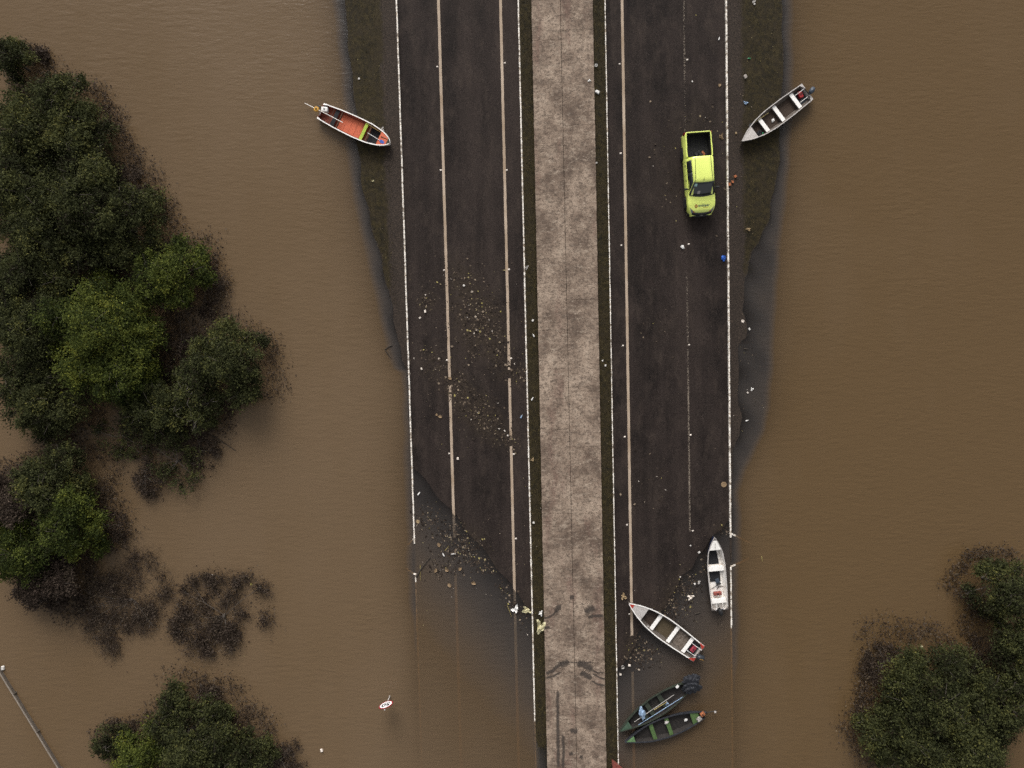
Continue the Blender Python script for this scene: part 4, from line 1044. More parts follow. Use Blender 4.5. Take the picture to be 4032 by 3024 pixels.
mt = thing('outboard_motor', None, None); mt.parent = Fc.root; mt.location = (-.12, -.08, .36); mt.rotation_euler = (0, 0, -.25)
MB().lathe([(.05, -.06), (.1, -.05), (.11, .04), (.05, .09)], 10).build('engine_block', 'black_plastic', mt)
MB().tube([(-.1, 0, 0), (-.5, 0, -.06), (-.75, 0, -.14)], .025, 7).build('propeller_shaft', 'black_plastic', mt)
MB().box((-.62, 0, .02), (.12, .1, .05)).build('propeller_guard', 'alu_white', mt)

# bow of a red boat reaching in at the bottom edge
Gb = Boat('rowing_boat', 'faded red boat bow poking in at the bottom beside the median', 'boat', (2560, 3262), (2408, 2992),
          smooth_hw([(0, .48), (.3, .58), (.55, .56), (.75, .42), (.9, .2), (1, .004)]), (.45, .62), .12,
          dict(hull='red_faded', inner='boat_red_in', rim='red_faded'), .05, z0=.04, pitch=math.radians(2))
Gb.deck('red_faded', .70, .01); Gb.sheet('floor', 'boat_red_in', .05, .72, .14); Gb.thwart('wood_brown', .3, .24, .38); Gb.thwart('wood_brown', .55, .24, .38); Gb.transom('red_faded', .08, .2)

# ------------------------------------------------------------------ speed limit sign standing in the flood
zc = 1.25; sx_, sy_ = P(1519.5, 2775, zc)
sg = thing('speed_limit_sign', 'round red rimmed 50 speed limit sign standing in the flood water', 'road sign', (sx_, sy_, 0), math.radians(14.7))
# local frame: face looks along +Y (up the road), x to the photo's right
MB().tube([(0, -.06, -2.1), (0, -.06, zc + .52)], .038, 10).build('pole', 'grey_plastic', sg)
MB().lathe([(.0, -.006), (.45, -.006), (.45, .006), (.0, .006)], 48, 'y', (0, 0, zc)).build('rim', 'sign_red', sg)
MB().lathe([(.0, .0065), (.37, .0065), (.375, .010), (.0, .010)], 48, 'y', (0, 0, zc)).build('face', 'sign_white', sg)
text_mesh('number', '50', .54, 'sign_black', sg, lambda a, b: (-a, .0135, zc - .16 + b), 'CENTER', .016)
text_mesh('unit', 'km/h', .12, 'grey_plastic', sg, lambda a, b: (-a, .0135, zc - .28 + b), 'CENTER', .002)
MB().box((0, -.03, zc), (.3, .03, .05)).build('bracket', 'steel', sg)

# ------------------------------------------------------------------ drowned fence bottom left
q0 = P(-72, 2535, .2); q1 = P(262, 3080, .2)
fn = thing('rail_fence', 'drowned wooden rail fence crossing the bottom left corner', 'fence', (q0[0], q0[1], 0))
d_ = Vector((q1[0] - q0[0], q1[1] - q0[1], 0)); Lf = d_.length; dn = d_.normalized(); sn = Vector((dn.y, -dn.x, 0))
MB().bar((0, 0, .20), tuple(d_ + Vector((0, 0, .20))), .06, .045).build('top_rail', 'fence_rail', fn)
for k in range(6):
    p0 = d_ * (k / 6) + sn * -.045 + Vector((0, 0, -.06)); p1 = d_ * ((k + 1) / 6 - .002) + sn * -.045 + Vector((0, 0, -.06))
    MB().bar(tuple(p0), tuple(p1), .025, .46).build('board', 'fence_wood', fn)
for k in range(4):
    p = dn * (.9 + k * (Lf - 1.8) / 3) + sn * -.10
    MB().box((p.x, p.y, -.93), (.09, .07, 2.34), Matrix.Rotation(math.atan2(dn.y, dn.x), 3, 'Z')).build('post', 'fence_wood', fn)

# ------------------------------------------------------------------ pavement markers in four rows
ROWS = [('the left shoulder line', road_l, [(1722, 263), (1736, 670), (1748.5, 1064), (1760, 1418), (1769, 1786)]),
        ('the left lane line by the median', road_l, [(1988, 248), (1995, 670), (2004, 1061), (2012.5, 1411), (2023, 1788), (2031.5, 2121)]),
        ('the right lane line by the median', road_r, [(2440, 252), (2444, 604), (2446.6, 966), (2453, 1361), (2459.6, 1720), (2469, 2066.5), (2478, 2418)]),
        ('the worn right hand dashed line', road_r, [(2706, 235), (2712, 961), (2713.5, 1358), (2719, 1713), (2728, 2090)])]
ORD = ['first', 'second', 'third', 'fourth', 'fifth', 'sixth', 'seventh']
mk = None
for nm, rd, pts in ROWS:
    for i, (u, v) in enumerate(pts):
        x, y, z = G(u, v)
        if mk is None:
            mk = MB(); mk.add([(-.055, -.045, 0), (.055, -.045, 0), (.055, .045, 0), (-.055, .045, 0), (-.04, -.025, .022), (.04, -.025, .022), (.04, .025, .022), (-.04, .025, .022)],
                              [(0, 1, 2, 3), (4, 5, 6, 7), (0, 1, 5, 4), (1, 2, 6, 5), (2, 3, 7, 6), (3, 0, 4, 7)])
            o = mk.build('pavement_marker', 'marker'); mk = o.data
        else:
            o = bpy.data.objects.new('pavement_marker', mk); COL.objects.link(o)
        o.location = (x, y, z + .002); o.rotation_euler = (0, 0, random.uniform(-.08, .08)); s_ = random.uniform(.95, 1.15); o.scale = (s_, s_, 1)
        tag(o, 'white pavement marker beside %s, %s from the top' % (nm, ORD[i]), 'road marker', 'raised pavement markers')

# ------------------------------------------------------------------ litter one can pick out
seed = [100]
def lit(kind, u, v, label, cat, mat=None, size=.2, rot=None, **kw):
    seed[0] += 1; x, y, z = G(u, v); rot = random.uniform(0, 6.28) if rot is None else rot
    if kind == 'bag': o = crumple('plastic_bag', mat or 'white_plastic', (size, size * .8), .55, seed[0], 2, .4)
    elif kind == 'scrap': o = sheet('plastic_scrap', mat or 'white_plastic', size, size * .7, size * .25, seed[0])
    elif kind == 'bottle': o = bottle('plastic_bottle', mat or 'white_plastic', size, size * .16)
    elif kind == 'tub': o = tub('plastic_tub', mat or 'white_plastic', size / 2, size * .7); o.rotation_euler.x = .0
    elif kind == 'brick': o = chunk('brick_fragment', mat or 'brick', (size, size * .8, size * .5), seed[0])
    elif kind == 'foam': o = chunk('foam_block', mat or 'foam', (size, size * .8, size * .5), seed[0])
    elif kind == 'lid': o = disc('container_lid', mat or 'tan', size / 2)
    elif kind == 'leaf': o = leaf('dry_leaf', mat or 'dry_leaf', size, seed[0])
    elif kind == 'carton': o = chunk('carton', mat or 'carton', (size, size * .75, size * .45), seed[0])
    o.location = (x, y, z + .004); o.rotation_euler.z = rot
    tag(o, label, cat); return o
lit('bag', 2848, 1018, 'bright blue plastic bag against the right kerb', 'bag', 'blue_bag', .30)
lit('bag', 2687, 973, 'white crumpled bag on the worn dashed line in front of the truck', 'bag', None, .24)
lit('brick', 2894, 695, 'orange brick fragment right of the truck, topmost of three', 'brick', None, .17)
lit('brick', 2883.5, 717, 'orange brick fragment right of the truck, middle of three', 'brick', None, .15)
lit('brick', 2872, 727, 'orange brick fragment right of the truck, nearest the kerb', 'brick', None, .17)
lit('brick', 2897.6, 525, 'pale orange brick chunk left of the aluminium boat bow', 'brick', 'tan', .12)
lit('scrap', 2839, 539, 'straw coloured scrap on the road beside the truck bed', 'scrap', 'dry_leaf', .28)
lit('scrap', 2936, 406, 'blue and white wrapper on the right bank near the boat', 'wrapper', 'pale_blue', .22)
lit('carton', 2933, 303, 'pale grey carton on the right bank', 'carton', None, .22)
lit('bottle', 2948, 231, 'small green bottle on the right bank grass', 'bottle', 'green_glass', .20)
lit('scrap', 2968, 10, 'pale bluish scrap on the right bank at the top edge', 'scrap', 'grey_plastic', .25, 1.4)
lit('bottle', 2831, 153, 'small white bottle on the road by the right kerb near the top', 'bottle', None, .20, 1.3)
lit('leaf', 2834, 336, 'dry leaf by the right kerb above the truck', 'leaf', None, .22, .9)
lit('foam', 2725, 321, 'white foam bit on the road above the truck bed', 'foam', None, .09)
lit('tub', 2346.5, 260, 'white cup lying open on the grass strip right of the median', 'cup', None, .17)
lit('carton', 2352, 363.5, 'square white food box on the grass strip right of the median', 'box', 'white_plastic', .24)
lit('scrap', 2320, 317.5, 'small white scrap on the concrete near its right edge', 'scrap', None, .15)
lit('foam', 2348, 642, 'grey foam bit on the grass strip right of the median', 'foam', 'grey_plastic', .12)
lit('foam', 2372, 1420, 'white foam bit on the right grass strip, upper of a pair', 'foam', None, .10)
lit('foam', 2384, 1439, 'white foam bit on the right grass strip, lower of a pair', 'foam', None, .13)
lit('foam', 2098, 1262, 'white foam bit on the grass strip left of the median', 'foam', None, .12)
lit('bottle', 2101, 1321, 'slim white tube on the grass strip left of the median', 'tube', None, .22, 2.0)
lit('scrap', 2074, 1053, 'grey white scrap on the grass strip by the left median kerb', 'scrap', 'grey_plastic', .2)
lit('bottle', 2096, 1570, 'white bottle on the left grass strip halfway down', 'bottle', None, .24, 1.1)
lit('bottle', 2053, 1640, 'light blue bottle on the road by the left median kerb', 'bottle', 'pale_blue', .24, 1.1)
lit('scrap', 2097, 1809, 'tan scrap on the left grass strip below the white bottle', 'scrap', 'tan', .2)
lit('foam', 2101, 2057, 'white foam bit on the lower left grass strip', 'foam', None, .12)
lit('scrap', 2129, 2413, 'white scrap on the left grass strip above the yellow sheet', 'scrap', None, .26)
o = lit('scrap', 2128, 2466, 'tangled yellow and white plastic sheet at the concrete edge', 'plastic sheet', 'yellow_film', .66, 1.45); o.name = 'plastic_sheet'
lit('scrap', 2074, 2402, 'yellow white plastic heap against the left median kerb', 'plastic heap', 'yellow_film', .46)
lit('scrap', 2029, 2398, 'white plastic shreds on the flooded lane line', 'plastic scrap', None, .4)
lit('bottle', 1650, 1943, 'white bottle in the shallow edge by the left kerb', 'bottle', None, .25, .9)
lit('lid', 1645.6, 2054, 'tan round lid by the left kerb end', 'lid', 'tan', .22)
lit('bottle', 1746, 2183, 'white bottle floating in the left debris drift', 'bottle', None, .24, 2.0)
lit('bottle', 1785, 2181, 'grey bottle floating in the left debris drift', 'bottle', 'grey_plastic', .28, .1)
for u, v, s_, lb in ((1770, 2303, .30, 'large dry leaf floating lowest in the left drift'), (1812, 2239, .27, 'large dry leaf in the middle of the left drift'), (1759, 2243, .27, 'dry leaf left of the middle leaf in the left drift'),
                     (1715, 2246, .26, 'dry leaf beside the dark branch in the left drift'), (1728, 2145, .28, 'reddish dry leaf in the water below the left kerb end'), (1865, 2296, .30, 'dry leaf floating at the right end of the left drift'), (1772, 1490, .24, 'grey dry leaf left of the shoulder line'), (1733, 1640, .26, 'flat dry leaf on the left shoulder'), (1720, 1632, .18, 'small pinkish leaf on the left shoulder')):
    lit('leaf', u, v, lb, 'leaf', None, s_)
lit('lid', 2924.5, 1264.5, 'cream round lid at the right water edge', 'lid', 'marker', .20)
lit('foam', 2949.6, 1295, 'white foam cup in the right shallows below the lid', 'foam', None, .14)
lit('bottle', 2941, 1656, 'white bottle floating in the right shallows', 'bottle', None, .20, .3)
lit('foam', 2943, 1546, 'pinkish white foam bit in the right shallows', 'foam', 'marker', .11)
lit('scrap', 2960, 1532, 'white curved plastic shard in the right shallows', 'scrap', None, .17)
lit('foam', 2752, 2174, 'white foam bit left of the white boat bow', 'foam', None, .13)
lit('carton', 2752, 2293, 'pale greenish carton left of the white boat', 'carton', 'grey_plastic', .18)
lit('foam', 2719, 2148, 'small white foam bit on the dry road above the waterline', 'foam', None, .08)
lit('foam', 2735, 2298, 'thin white foam strip in the shallows left of the white boat', 'foam', None, .11)
lit('scrap', 2719, 2350, 'crumpled tan and white scrap between the two grey white boats', 'scrap', 'marker', .32)
lit('scrap', 2455, 2348, 'flat tan sack on the road beside the red tipped bow', 'sack', 'tan', .34)
lit('tub', 2451, 2624, 'grey white cup near the right median kerb in the debris', 'cup', 'grey_plastic', .2)
lit('foam', 2478, 2619, 'cream foam piece beside the grey white cup', 'foam', 'marker', .14)
lit('foam', 2443, 2655, 'cream foam piece against the right median kerb', 'foam', 'marker', .14)
lit('foam', 1674, 1226, 'pale crumbled foam on the left shoulder leaf patch', 'foam', 'marker', .16)
lit('foam', 1660, 1452, 'cream foam wedge on the left shoulder', 'foam', 'marker', .14)
lit('foam', 1654, 1252, 'pinkish foam piece on the left shoulder', 'foam', 'marker', .12)
lit('foam', 1803, 1806, 'cream foam chip right of the shoulder line', 'foam', 'marker', .15)
lit('foam', 1827, 1124, 'white foam splinter at the upper leaf streak', 'foam', None, .12)
lit('lid', 2850, 1908, 'brown round patch of weed by the right kerb', 'weed clump', 'dry_leaf', .35)
lit('foam', 13, 2628, 'white foam curl by the drowned fence', 'foam', None, .22)
lit('foam', 1267, 2953, 'orange white float on the open water left of the road', 'float', 'marker', .18)
lit('foam', 3980, 2279, 'white foam bit floating by the right hand trees', 'foam', None, .16)
lit('foam', 3628, 2545, 'yellowish foam bit at the edge of the lower right tree', 'foam', 'yellow_film', .13)
lit('scrap', 1469, 713, 'pale yellow scrap on the left bank below the red boat', 'scrap', 'yellow_film', .14)
lit('foam', 1414, 311, 'white foam bit on the left bank grass above the red boat', 'foam', None, .12)
lit('scrap', 1507, 508, 'pale scrap beside the red boat bow', 'scrap', 'grey_plastic', .2)
lit('scrap', 2946, 903, 'tan scrap on the right bank below the truck', 'scrap', 'tan', .22)
def stickpx(name, mat, pts, r, label, cat='branch', dz=(0.03,)):
    q = [G(u, v) for u, v in pts]; q = [(x, y, z + dz[min(i, len(dz) - 1)]) for i, (x, y, z) in enumerate(q)]
    return tag(stick(name, mat, q, r), label, cat)
stickpx('branch', 'stick', [(1639, 2270), (1660, 2236), (1694, 2194)], .07, 'dark branch lying across the left drain opening')
stickpx('branch', 'stick', [(1543, 1359), (1530, 1366), (1516, 1377), (1528, 1396), (1541, 1410)], .04, 'bent dark branch at the left water edge')
stickpx('reed_stem', 'reed', [(1655, 2226), (1655, 2286)], .022, 'upright yellow reed left of the debris drift', 'reed')
stickpx('reed_stem', 'reed', [(1998, 2385), (2008, 2410), (2014, 2428)], .02, 'yellow reed floating by the lane line', 'reed')
stickpx('reed_stem', 'reed', [(1752, 2168), (1762, 2156), (1766, 2150)], .02, 'short yellow reed in the left drift', 'reed')
stickpx('plank_piece', 'stick', [(2928, 1373), (2946, 1375)], .05, 'short dark plank in the right shallows', 'plank')
stickpx('reed_stem', 'reed', [(2998, 2190), (3001, 2212)], .03, 'yellow stake tip right of the white boat', 'stake')
stickpx('branch', 'stick', [(2735, 2416), (2757, 2411)], .05, 'dark stick floating below the white boat')
stickpx('branch', 'stick', [(820, 1705), (870, 1735), (930, 1775)], .04, 'thin dead branch in the water beside the sparse trees')

# leaf litter nobody could count
def leaf_litter(name, label, blobs, extra, dens):
    V = []; T = []
    def one(x, y, s, tint):
        z = z_surf(x, y) + .006; th = random.uniform(0, 6.28); c, s_ = math.cos(th) * s, math.sin(th) * s; k = random.uniform(.4, .9); lift = random.uniform(0, s * .7)
        V.extend([(x - c, y - s_, z), (x + s_ * k, y - c * k, z + lift), (x + c, y + s_, z + .004), (x - s_ * k, y + c * k, z + lift * .5)]); T.append(tint)
    for u, v, r, a in blobs:
        c = P(u, v, .1); R_ = r * .0157
        for _ in range(int(dens * a * R_ * R_)):
            one(random.gauss(c[0], R_ * .62), random.gauss(c[1], R_ * .62), random.choice((.018, .024, .035, .05, .075)) * random.uniform(.8, 1.3), random.random() ** 2.5)
    for (u0, u1, v0, v1, n) in extra:
        for _ in range(n):
            x, y = P(random.uniform(u0, u1), random.uniform(v0, v1), .2); one(x, y, random.uniform(.015, .035), random.random() ** .9)
    V = np.array(V); o = np_mesh(name, V, np.arange(len(V)).reshape(-1, 4), 'litter', None, {'tint': ('FACE', T)})
    return tag(o, label, 'leaf litter', kind='stuff')
leaf_litter('leaf_litter', 'leaves and scraps strewn over the left carriageway', BLOB_L, [(1600, 2060, 1000, 1800, 260), (1660, 2080, 2000, 2500, 160), (1640, 1760, 1050, 1500, 80), (2060, 2130, 600, 2500, 60), (1400, 1560, 200, 1000, 50)], 130)
leaf_litter('leaf_litter', 'leaves and scraps floating around the boats on the right', BLOB_R, [(2450, 2860, 2100, 2650, 160), (2890, 3020, 1150, 1750, 60), (2870, 3050, 100, 1000, 60), (2480, 2850, 0, 2000, 40), (2340, 2440, 600, 2500, 30)], 130)

# ------------------------------------------------------------------ drowned trees
def tree(name, label, u, v, r, kind='dark', h=2.4, dens=1.0, twig=0.2, lobes=5, seed=0, pale=False, leafs=1.0, patchy=False):
    rs = np.random.default_rng(seed + 500); R_ = r * .0285
    x, y = P2(u, v, h * .75)
    root = thing(name, label, 'tree' if name.endswith('tree') else 'bush', (x, y, -2.0), group='trees standing in the flood')
    z0 = 2.0                                         # water level in local coordinates
    # a crown of lobes, each a cloud of leaf clumps
    lc = []
    for k in range(lobes):
        a = 2 * math.pi * (k + rs.uniform(-.3, .3)) / lobes; d = R_ * rs.uniform(.40, .68)
        lc.append((d * math.cos(a), d * math.sin(a), z0 + h * rs.uniform(.45, .85), R_ * rs.uniform(.30, .50)))
    for k in range(lobes):
        a = rs.uniform(0, 6.283); d = R_ * rs.uniform(.55, .95); lc.append((d * math.cos(a), d * math.sin(a), z0 + h * rs.uniform(.2, .55), R_ * rs.uniform(.14, .28)))
    if patchy:
        lc = []
        for k in range(lobes * 8):
            a = rs.uniform(0, 6.283); d = R_ * (1 + .15 * math.sin(2 * a + seed) + .12 * math.sin(3 * a + 2 * seed)) * math.sqrt(rs.uniform(.02, 1.0)); lc.append((d * math.cos(a), d * math.sin(a), z0 + h * rs.uniform(.1, .7), R_ * rs.uniform(.04, .13)))
    else: lc.append((rs.uniform(-.15, .15) * R_, rs.uniform(-.15, .15) * R_, z0 + h * .9, R_ * rs.uniform(.42, .55)))
    tr_ = MB(); hh = z0 + h * .55
    lean = rs.uniform(-.15, .15, 2) * R_
    tr_.tube([(0, 0, -.2), (lean[0] * .4, lean[1] * .4, z0 * .6), (lean[0], lean[1], hh)], [.05 * R_ + .05, .04 * R_ + .04, .02 * R_ + .02], 8)
    for (cx, cy, cz, cr) in (lc[::7] if patchy else lc):
        mid = ((cx + lean[0]) * .5 + rs.uniform(-.2, .2), (cy + lean[1]) * .5 + rs.uniform(-.2, .2), (cz + hh) * .5 + .1)
        tr_.tube([(lean[0], lean[1], hh - .2), mid, (cx, cy, cz + cr * .2)], [.02, .014, .006] if patchy else [.035, .028, .014], 6)
        for _ in range(3 + (3 if pale else 0)):
            a = rs.uniform(0, 6.28); e = rs.uniform(.5, 1.0) * cr
            p1 = (cx + math.cos(a) * e * .5 + rs.uniform(-.1, .1), cy + math.sin(a) * e * .5 + rs.uniform(-.1, .1), cz + cr * .45 + (.2 * cr if pale else 0))
            p2 = (cx + math.cos(a) * e, cy + math.sin(a) * e, cz + cr * rs.uniform(.2, .6) + (.2 * cr if pale else 0))
            tr_.tube([(cx, cy, cz), p1, p2], [.018, .012, .006], 5, False)
    tr_.build('trunk', 'bark_pale' if pale else 'bark', root)
    cl = []
    for (cx, cy, cz, cr) in lc:
        n = int(30 * dens * (cr / .9) ** 2) + (1 if patchy else 2); lt = rs.uniform(-.28, .28)
        for _ in range(n):
            dv = rs.normal(size=3); dv /= np.linalg.norm(dv); dv[2] = dv[2] * .75 + .12
            k = rs.uniform(.45, 1.05); cl.append((cx + dv[0] * cr * k, cy + dv[1] * cr * k, max(cz + dv[2] * cr * k * .85, z0 + .05), rs.uniform(.12, .34) * (.7 + .2 * R_ / 2), np.clip(rs.random() + lt, 0, 1)))
    cl = np.array(cl); per = 30 if patchy else int(82 * leafs)
    C_ = np.repeat(cl[:, :3], per, 0); rad = np.repeat(cl[:, 3], per); tint = np.repeat(cl[:, 4], per)
    n = len(C_)
    off = rs.normal(size=(n, 3)) * rad[:, None] * np.array([.85, .85, .5]); c = C_ + off
    keep = c[:, 2] > z0 + .01; c = c[keep]; tint = tint[keep]; n = len(c)
    nor = rs.normal(size=(n, 3)); nor[:, 2] = np.abs(nor[:, 2]) + .7; nor /= np.linalg.norm(nor, axis=1)[:, None]
    t1 = np.cross(nor, rs.normal(size=(n, 3))); t1 /= np.linalg.norm(t1, axis=1)[:, None]; t2 = np.cross(nor, t1)
    la = rs.uniform(.045, .09, n)[:, None]; lb = la * rs.uniform(.35, .6, n)[:, None]
    V = np.empty((n, 4, 3)); V[:, 0] = c - t1 * la; V[:, 1] = c + t2 * lb; V[:, 2] = c + t1 * la; V[:, 3] = c - t2 * lb
    tv = np.clip(.62 * tint + .38 * rs.random(n) + (rs.random(n) > .985) * .25, 0, 1)
    np_mesh('crown', V.reshape(-1, 3), np.arange(n * 4).reshape(-1, 4), {'dark': 'leaf_dark', 'bright': 'leaf_bright', 'brown': 'leaf_brown'}[kind], root, {'tint': ('FACE', tv)})
    # brown outer leaves just above the water, also imitating the crown's reflected halo
    m_ = int((900 if not patchy else 220) * R_ * (.5 + min(twig, 1))); a = rs.uniform(0, 6.283, m_); lob = 1 + .12 * np.sin(3 * a + seed) + .1 * np.sin(5 * a + 2 * seed)
    d = R_ * lob * (rs.normal(.98, .17, m_) if not patchy else np.sqrt(rs.random(m_))); c = np.stack([d * np.cos(a), d * np.sin(a), z0 + .02 + np.abs(rs.normal(0, .18, m_))], 1); n = m_
    if patchy:
        LC = np.array(lc)[rs.integers(0, len(lc), m_)]; c[:, :2] = LC[:, :2] + rs.normal(size=(m_, 2)) * LC[:, 3:4] * 1.5
    nor = rs.normal(size=(n, 3)); nor[:, 2] = np.abs(nor[:, 2]) + 1; nor /= np.linalg.norm(nor, axis=1)[:, None]
    t1 = np.cross(nor, rs.normal(size=(n, 3))); t1 /= np.linalg.norm(t1, axis=1)[:, None]; t2 = np.cross(nor, t1)
    la = rs.uniform(.04, .09, n)[:, None]; lb = la * .5
    V = np.empty((n, 4, 3)); V[:, 0] = c - t1 * la; V[:, 1] = c + t2 * lb; V[:, 2] = c + t1 * la; V[:, 3] = c - t2 * lb
    tag(np_mesh('outer_leaf_halo', V.reshape(-1, 3), np.arange(n * 4).reshape(-1, 4), 'leaf_brown', root, {'tint': ('FACE', rs.random(n) ** .7)}), kind='stuff')
    if twig > 0:
        m_ = int(900 * twig * R_ * R_ / 4)
        a = rs.uniform(0, 6.283, m_); d = np.sqrt(rs.random(m_)) * R_ * 1.08
        p = np.stack([d * np.cos(a), d * np.sin(a), z0 + rs.uniform(.02, max(.1, h * .7), m_) * (1 - .75 * (d / R_ / 1.08) ** 2)], 1)
        if patchy:
            li = rs.integers(0, len(lc), m_); LC = np.array(lc)[li]
            p = LC[:, :3] + rs.normal(size=(m_, 3)) * LC[:, 3:4] * np.array([1.25, 1.25, .3]); p[:, 2] = np.maximum(p[:, 2], z0 + .02)
        dr = rs.normal(size=(m_, 3)); dr[:, 2] = np.abs(dr[:, 2]) * .4; dr[:, :2] += .9 * np.stack([np.cos(a), np.sin(a)], 1); dr /= np.linalg.norm(dr, axis=1)[:, None]
        Ln = rs.uniform(.15, .5, m_)[:, None]; sd = np.cross(dr, np.array([0, 0, 1.])); sd /= np.linalg.norm(sd, axis=1)[:, None] + 1e-6; w = rs.uniform(.004, .010, m_)[:, None]
        V = np.empty((m_, 4, 3)); V[:, 0] = p - sd * w; V[:, 1] = p + sd * w; V[:, 2] = p + dr * Ln + sd * w * .4; V[:, 3] = p + dr * Ln - sd * w * .4
        tag(np_mesh('twigs', V.reshape(-1, 3), np.arange(m_ * 4).reshape(-1, 4), 'leaf_brown', root, {'tint': ('FACE', rs.random(m_))}), kind='stuff')
    return root
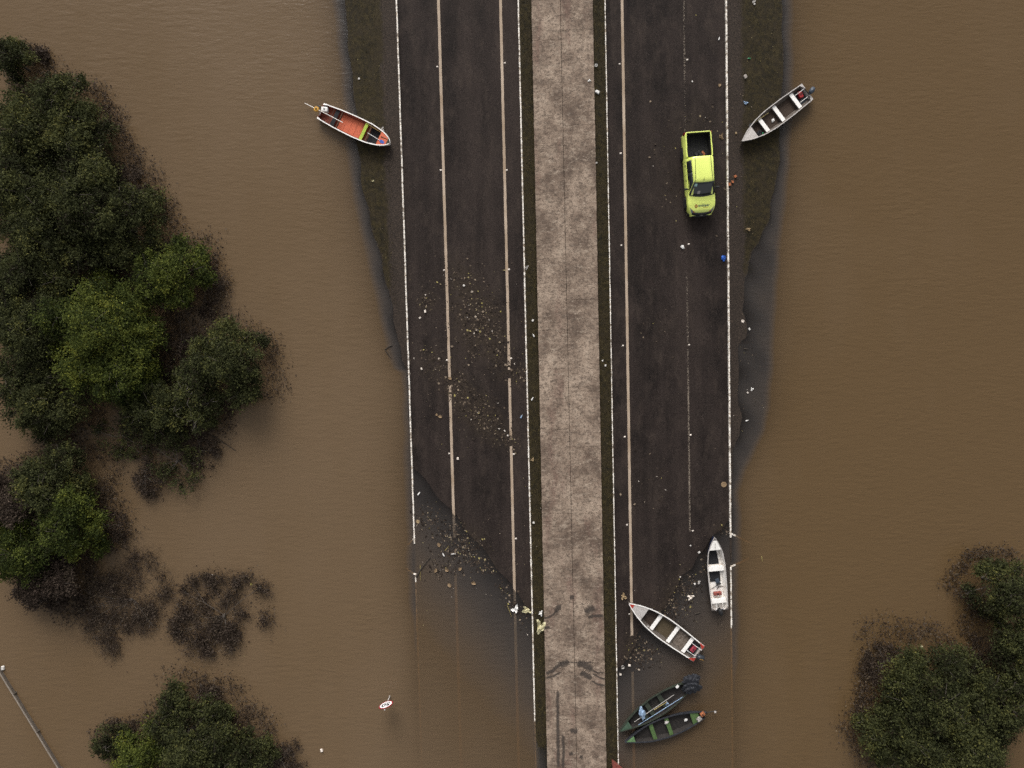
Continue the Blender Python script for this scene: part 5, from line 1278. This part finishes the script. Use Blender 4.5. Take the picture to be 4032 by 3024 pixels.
TREES = [
 ('flooded_tree', 'small dark tree at the left edge near the top corner', 22, 125, 46, 'dark', 2.0, .9, .3, 4),
 ('flooded_bush', 'tiny brown twig bush right of the top corner tree', 74, 118, 20, 'brown', .7, .6, .8, 3),
 ('flooded_tree', 'thin topped tree at the upper tip of the left grove', 125, 225, 74, 'dark', 2.2, .62, .5, 5),
 ('flooded_tree', 'dark tree at the left edge below the grove tip', 48, 290, 92, 'dark', 2.6, .75, .4, 5),
 ('flooded_tree', 'tree on the upper right flank of the left grove', 178, 312, 78, 'dark', 2.4, .75, .5, 5),
 ('flooded_tree', 'broad dark tree at the left edge of the upper grove', 52, 420, 108, 'dark', 3.0, .85, .3, 6),
 ('flooded_tree', 'dense dark tree in the middle of the upper grove', 190, 420, 96, 'dark', 3.0, .95, .3, 6),
 ('flooded_bush', 'purplish brown bush on the right flank of the upper grove', 268, 392, 40, 'brown', 1.2, .8, .9, 4),
 ('flooded_tree', 'dark tree bulging to the right of the upper grove', 250, 478, 88, 'dark', 2.8, .95, .4, 5),
 ('flooded_tree', 'sparse brownish tree left of the bulging dark tree', 112, 540, 104, 'dark', 2.3, .62, .7, 5),
 ('flooded_tree', 'dark tree at the left edge in the grove middle', 26, 610, 84, 'dark', 2.6, .85, .4, 5),
 ('flooded_tree', 'fresh green round tree jutting from the grove middle', 362, 598, 84, 'bright', 2.8, .9, .3, 5),
 ('flooded_bush', 'brown twigs mimicking the reflection right of the fresh green tree', 438, 612, 60, 'brown', .6, .55, 1.0, 4),  # bush shape put where the green tree mirrors brown in the water
 ('flooded_tree', 'bright green tree, largest crown of the left grove', 200, 712, 122, 'bright', 3.6, 1.05, .2, 7),
 ('flooded_tree', 'green tree left of the largest crown at the edge', 66, 735, 104, 'dark', 3.0, .95, .3, 6),
 ('flooded_tree', 'dark rounded tree furthest right in the left grove', 486, 785, 88, 'dark', 2.5, .95, .4, 5),
 ('flooded_bush', 'thin bare bush between the large crown and the far right tree', 388, 745, 52, 'brown', 1.0, .45, .9, 4),
 ('flooded_tree', 'bright green tree below the largest crown', 255, 815, 84, 'bright', 2.9, .95, .2, 5),
 ('flooded_tree', 'green tree at the lower left of the big grove', 84, 858, 88, 'dark', 2.5, .8, .3, 5),
 ('flooded_tree', 'pale limbed sparse tree below the far right tree', 420, 862, 76, 'dark', 2.0, .55, .4, 5),
 ('flooded_tree', 'thin green tree at the bottom of the big grove', 330, 885, 84, 'dark', 2.0, .62, .4, 5),
 ('flooded_bush', 'loose green bush at the lower left of the grove foot', 262, 945, 56, 'dark', 1.1, 1.0, .4, 5),
 ('flooded_bush', 'loose green bush at the lower right of the grove foot', 372, 995, 64, 'dark', 1.1, 1.0, .4, 6),
 ('flooded_bush', 'dark twiggy bush hanging lowest from the grove foot', 312, 1030, 42, 'brown', .9, .85, .9, 4),
 ('flooded_bush', 'purplish twig bush right of the grove foot', 432, 965, 44, 'brown', .6, .4, 1.0, 4),
 ('flooded_tree', 'dark tree on top of the lower left grove', 118, 1050, 88, 'dark', 2.5, .95, .4, 5),
 ('flooded_tree', 'greyish blossoming tree at the edge of the lower left grove', 36, 1090, 82, 'brown', 2.5, .85, .8, 5),
 ('flooded_tree', 'green tree in the centre of the lower left grove', 140, 1140, 86, 'bright', 2.8, .95, .2, 5),
 ('flooded_bush', 'dark brown bush right of the lower left grove', 222, 1145, 50, 'brown', .9, .8, .9, 4),
 ('flooded_tree', 'green tree at the left edge of the lower left grove', 38, 1190, 84, 'bright', 2.7, .95, .3, 5),
 ('flooded_tree', 'dark tangled tree at the foot of the lower left grove', 110, 1262, 76, 'brown', 1.8, .95, .8, 5),
 ('flooded_bush', 'bare brown bush half under water, left of the dark bush', 268, 1310, 100, 'brown', .30, .14, 3.0, 9),
 ('flooded_bush', 'dark tangled bush catching litter, alone in open water', 470, 1325, 100, 'brown', .45, 1.1, 1.6, 9),
 ('flooded_tree', 'dark round tree at the bottom edge left of the road', 410, 1590, 96, 'dark', 2.9, 1.05, .3, 6),
 ('flooded_bush', 'brown bush at the top of the bottom tree group', 425, 1530, 50, 'brown', 1.2, .85, .9, 4),
 ('flooded_tree', 'green tree at the bottom edge, leftmost of its group', 310, 1640, 76, 'bright', 2.4, .95, .3, 5),
 ('flooded_tree', 'dark tree at the bottom edge, rightmost of its group', 500, 1648, 76, 'dark', 2.4, .95, .4, 5),
 ('flooded_bush', 'small dark bush at the bottom left by the grove', 232, 1612, 40, 'dark', 1.4, .7, .5, 4),
 ('flooded_bush', 'small brown bush at the bottom edge in open water', 610, 1652, 46, 'brown', .8, .45, .8, 4),
 ('flooded_tree', 'broad dark tree, main crown of the lower right grove', 2010, 1490, 112, 'dark', 2.8, .85, .5, 7),
 ('flooded_tree', 'dark tree at the lower left of the right grove', 1960, 1590, 92, 'dark', 2.6, .85, .5, 6),
 ('flooded_tree', 'dark tree in the bottom right corner', 2098, 1602, 112, 'dark', 3.0, .95, .4, 7),
 ('flooded_tree', 'dark tree at the right edge above the corner', 2180, 1520, 84, 'dark', 2.8, .95, .4, 5),
 ('flooded_tree', 'dark tree at the right edge, highest of the right grove', 2175, 1275, 68, 'dark', 2.6, .9, .6, 5),
 ('flooded_tree', 'dark tree at the right edge in the grove middle', 2200, 1390, 66, 'dark', 2.6, .9, .5, 5),
 ('flooded_bush', 'brown twigs mimicking the reflection left of the right grove', 1915, 1440, 52, 'brown', .6, .5, 1.0, 5),  # added twigs imitate the grove's brown reflection
]
for i, (nm, lb, u, v, r, kd, h_, de, tw, lo) in enumerate(TREES):
    tree(nm, lb, u, v, r, kd, h_, de, tw, lo, i, pale='pale' in lb, patchy=('bush' in nm and h_ < 1.3))
# litter caught in the dark bush and along the groves
leaf_litter('floating_litter', 'scraps and dead leaves floating among the flooded trees on the left', [(850, 2400, 120, .25), (720, 2330, 60, .4), (560, 2330, 100, .15), (900, 2560, 60, .4), (220, 1900, 90, .25), (160, 1950, 80, .25), (770, 2800, 60, .3)], [(60, 1000, 1500, 2700, 60)], 120)
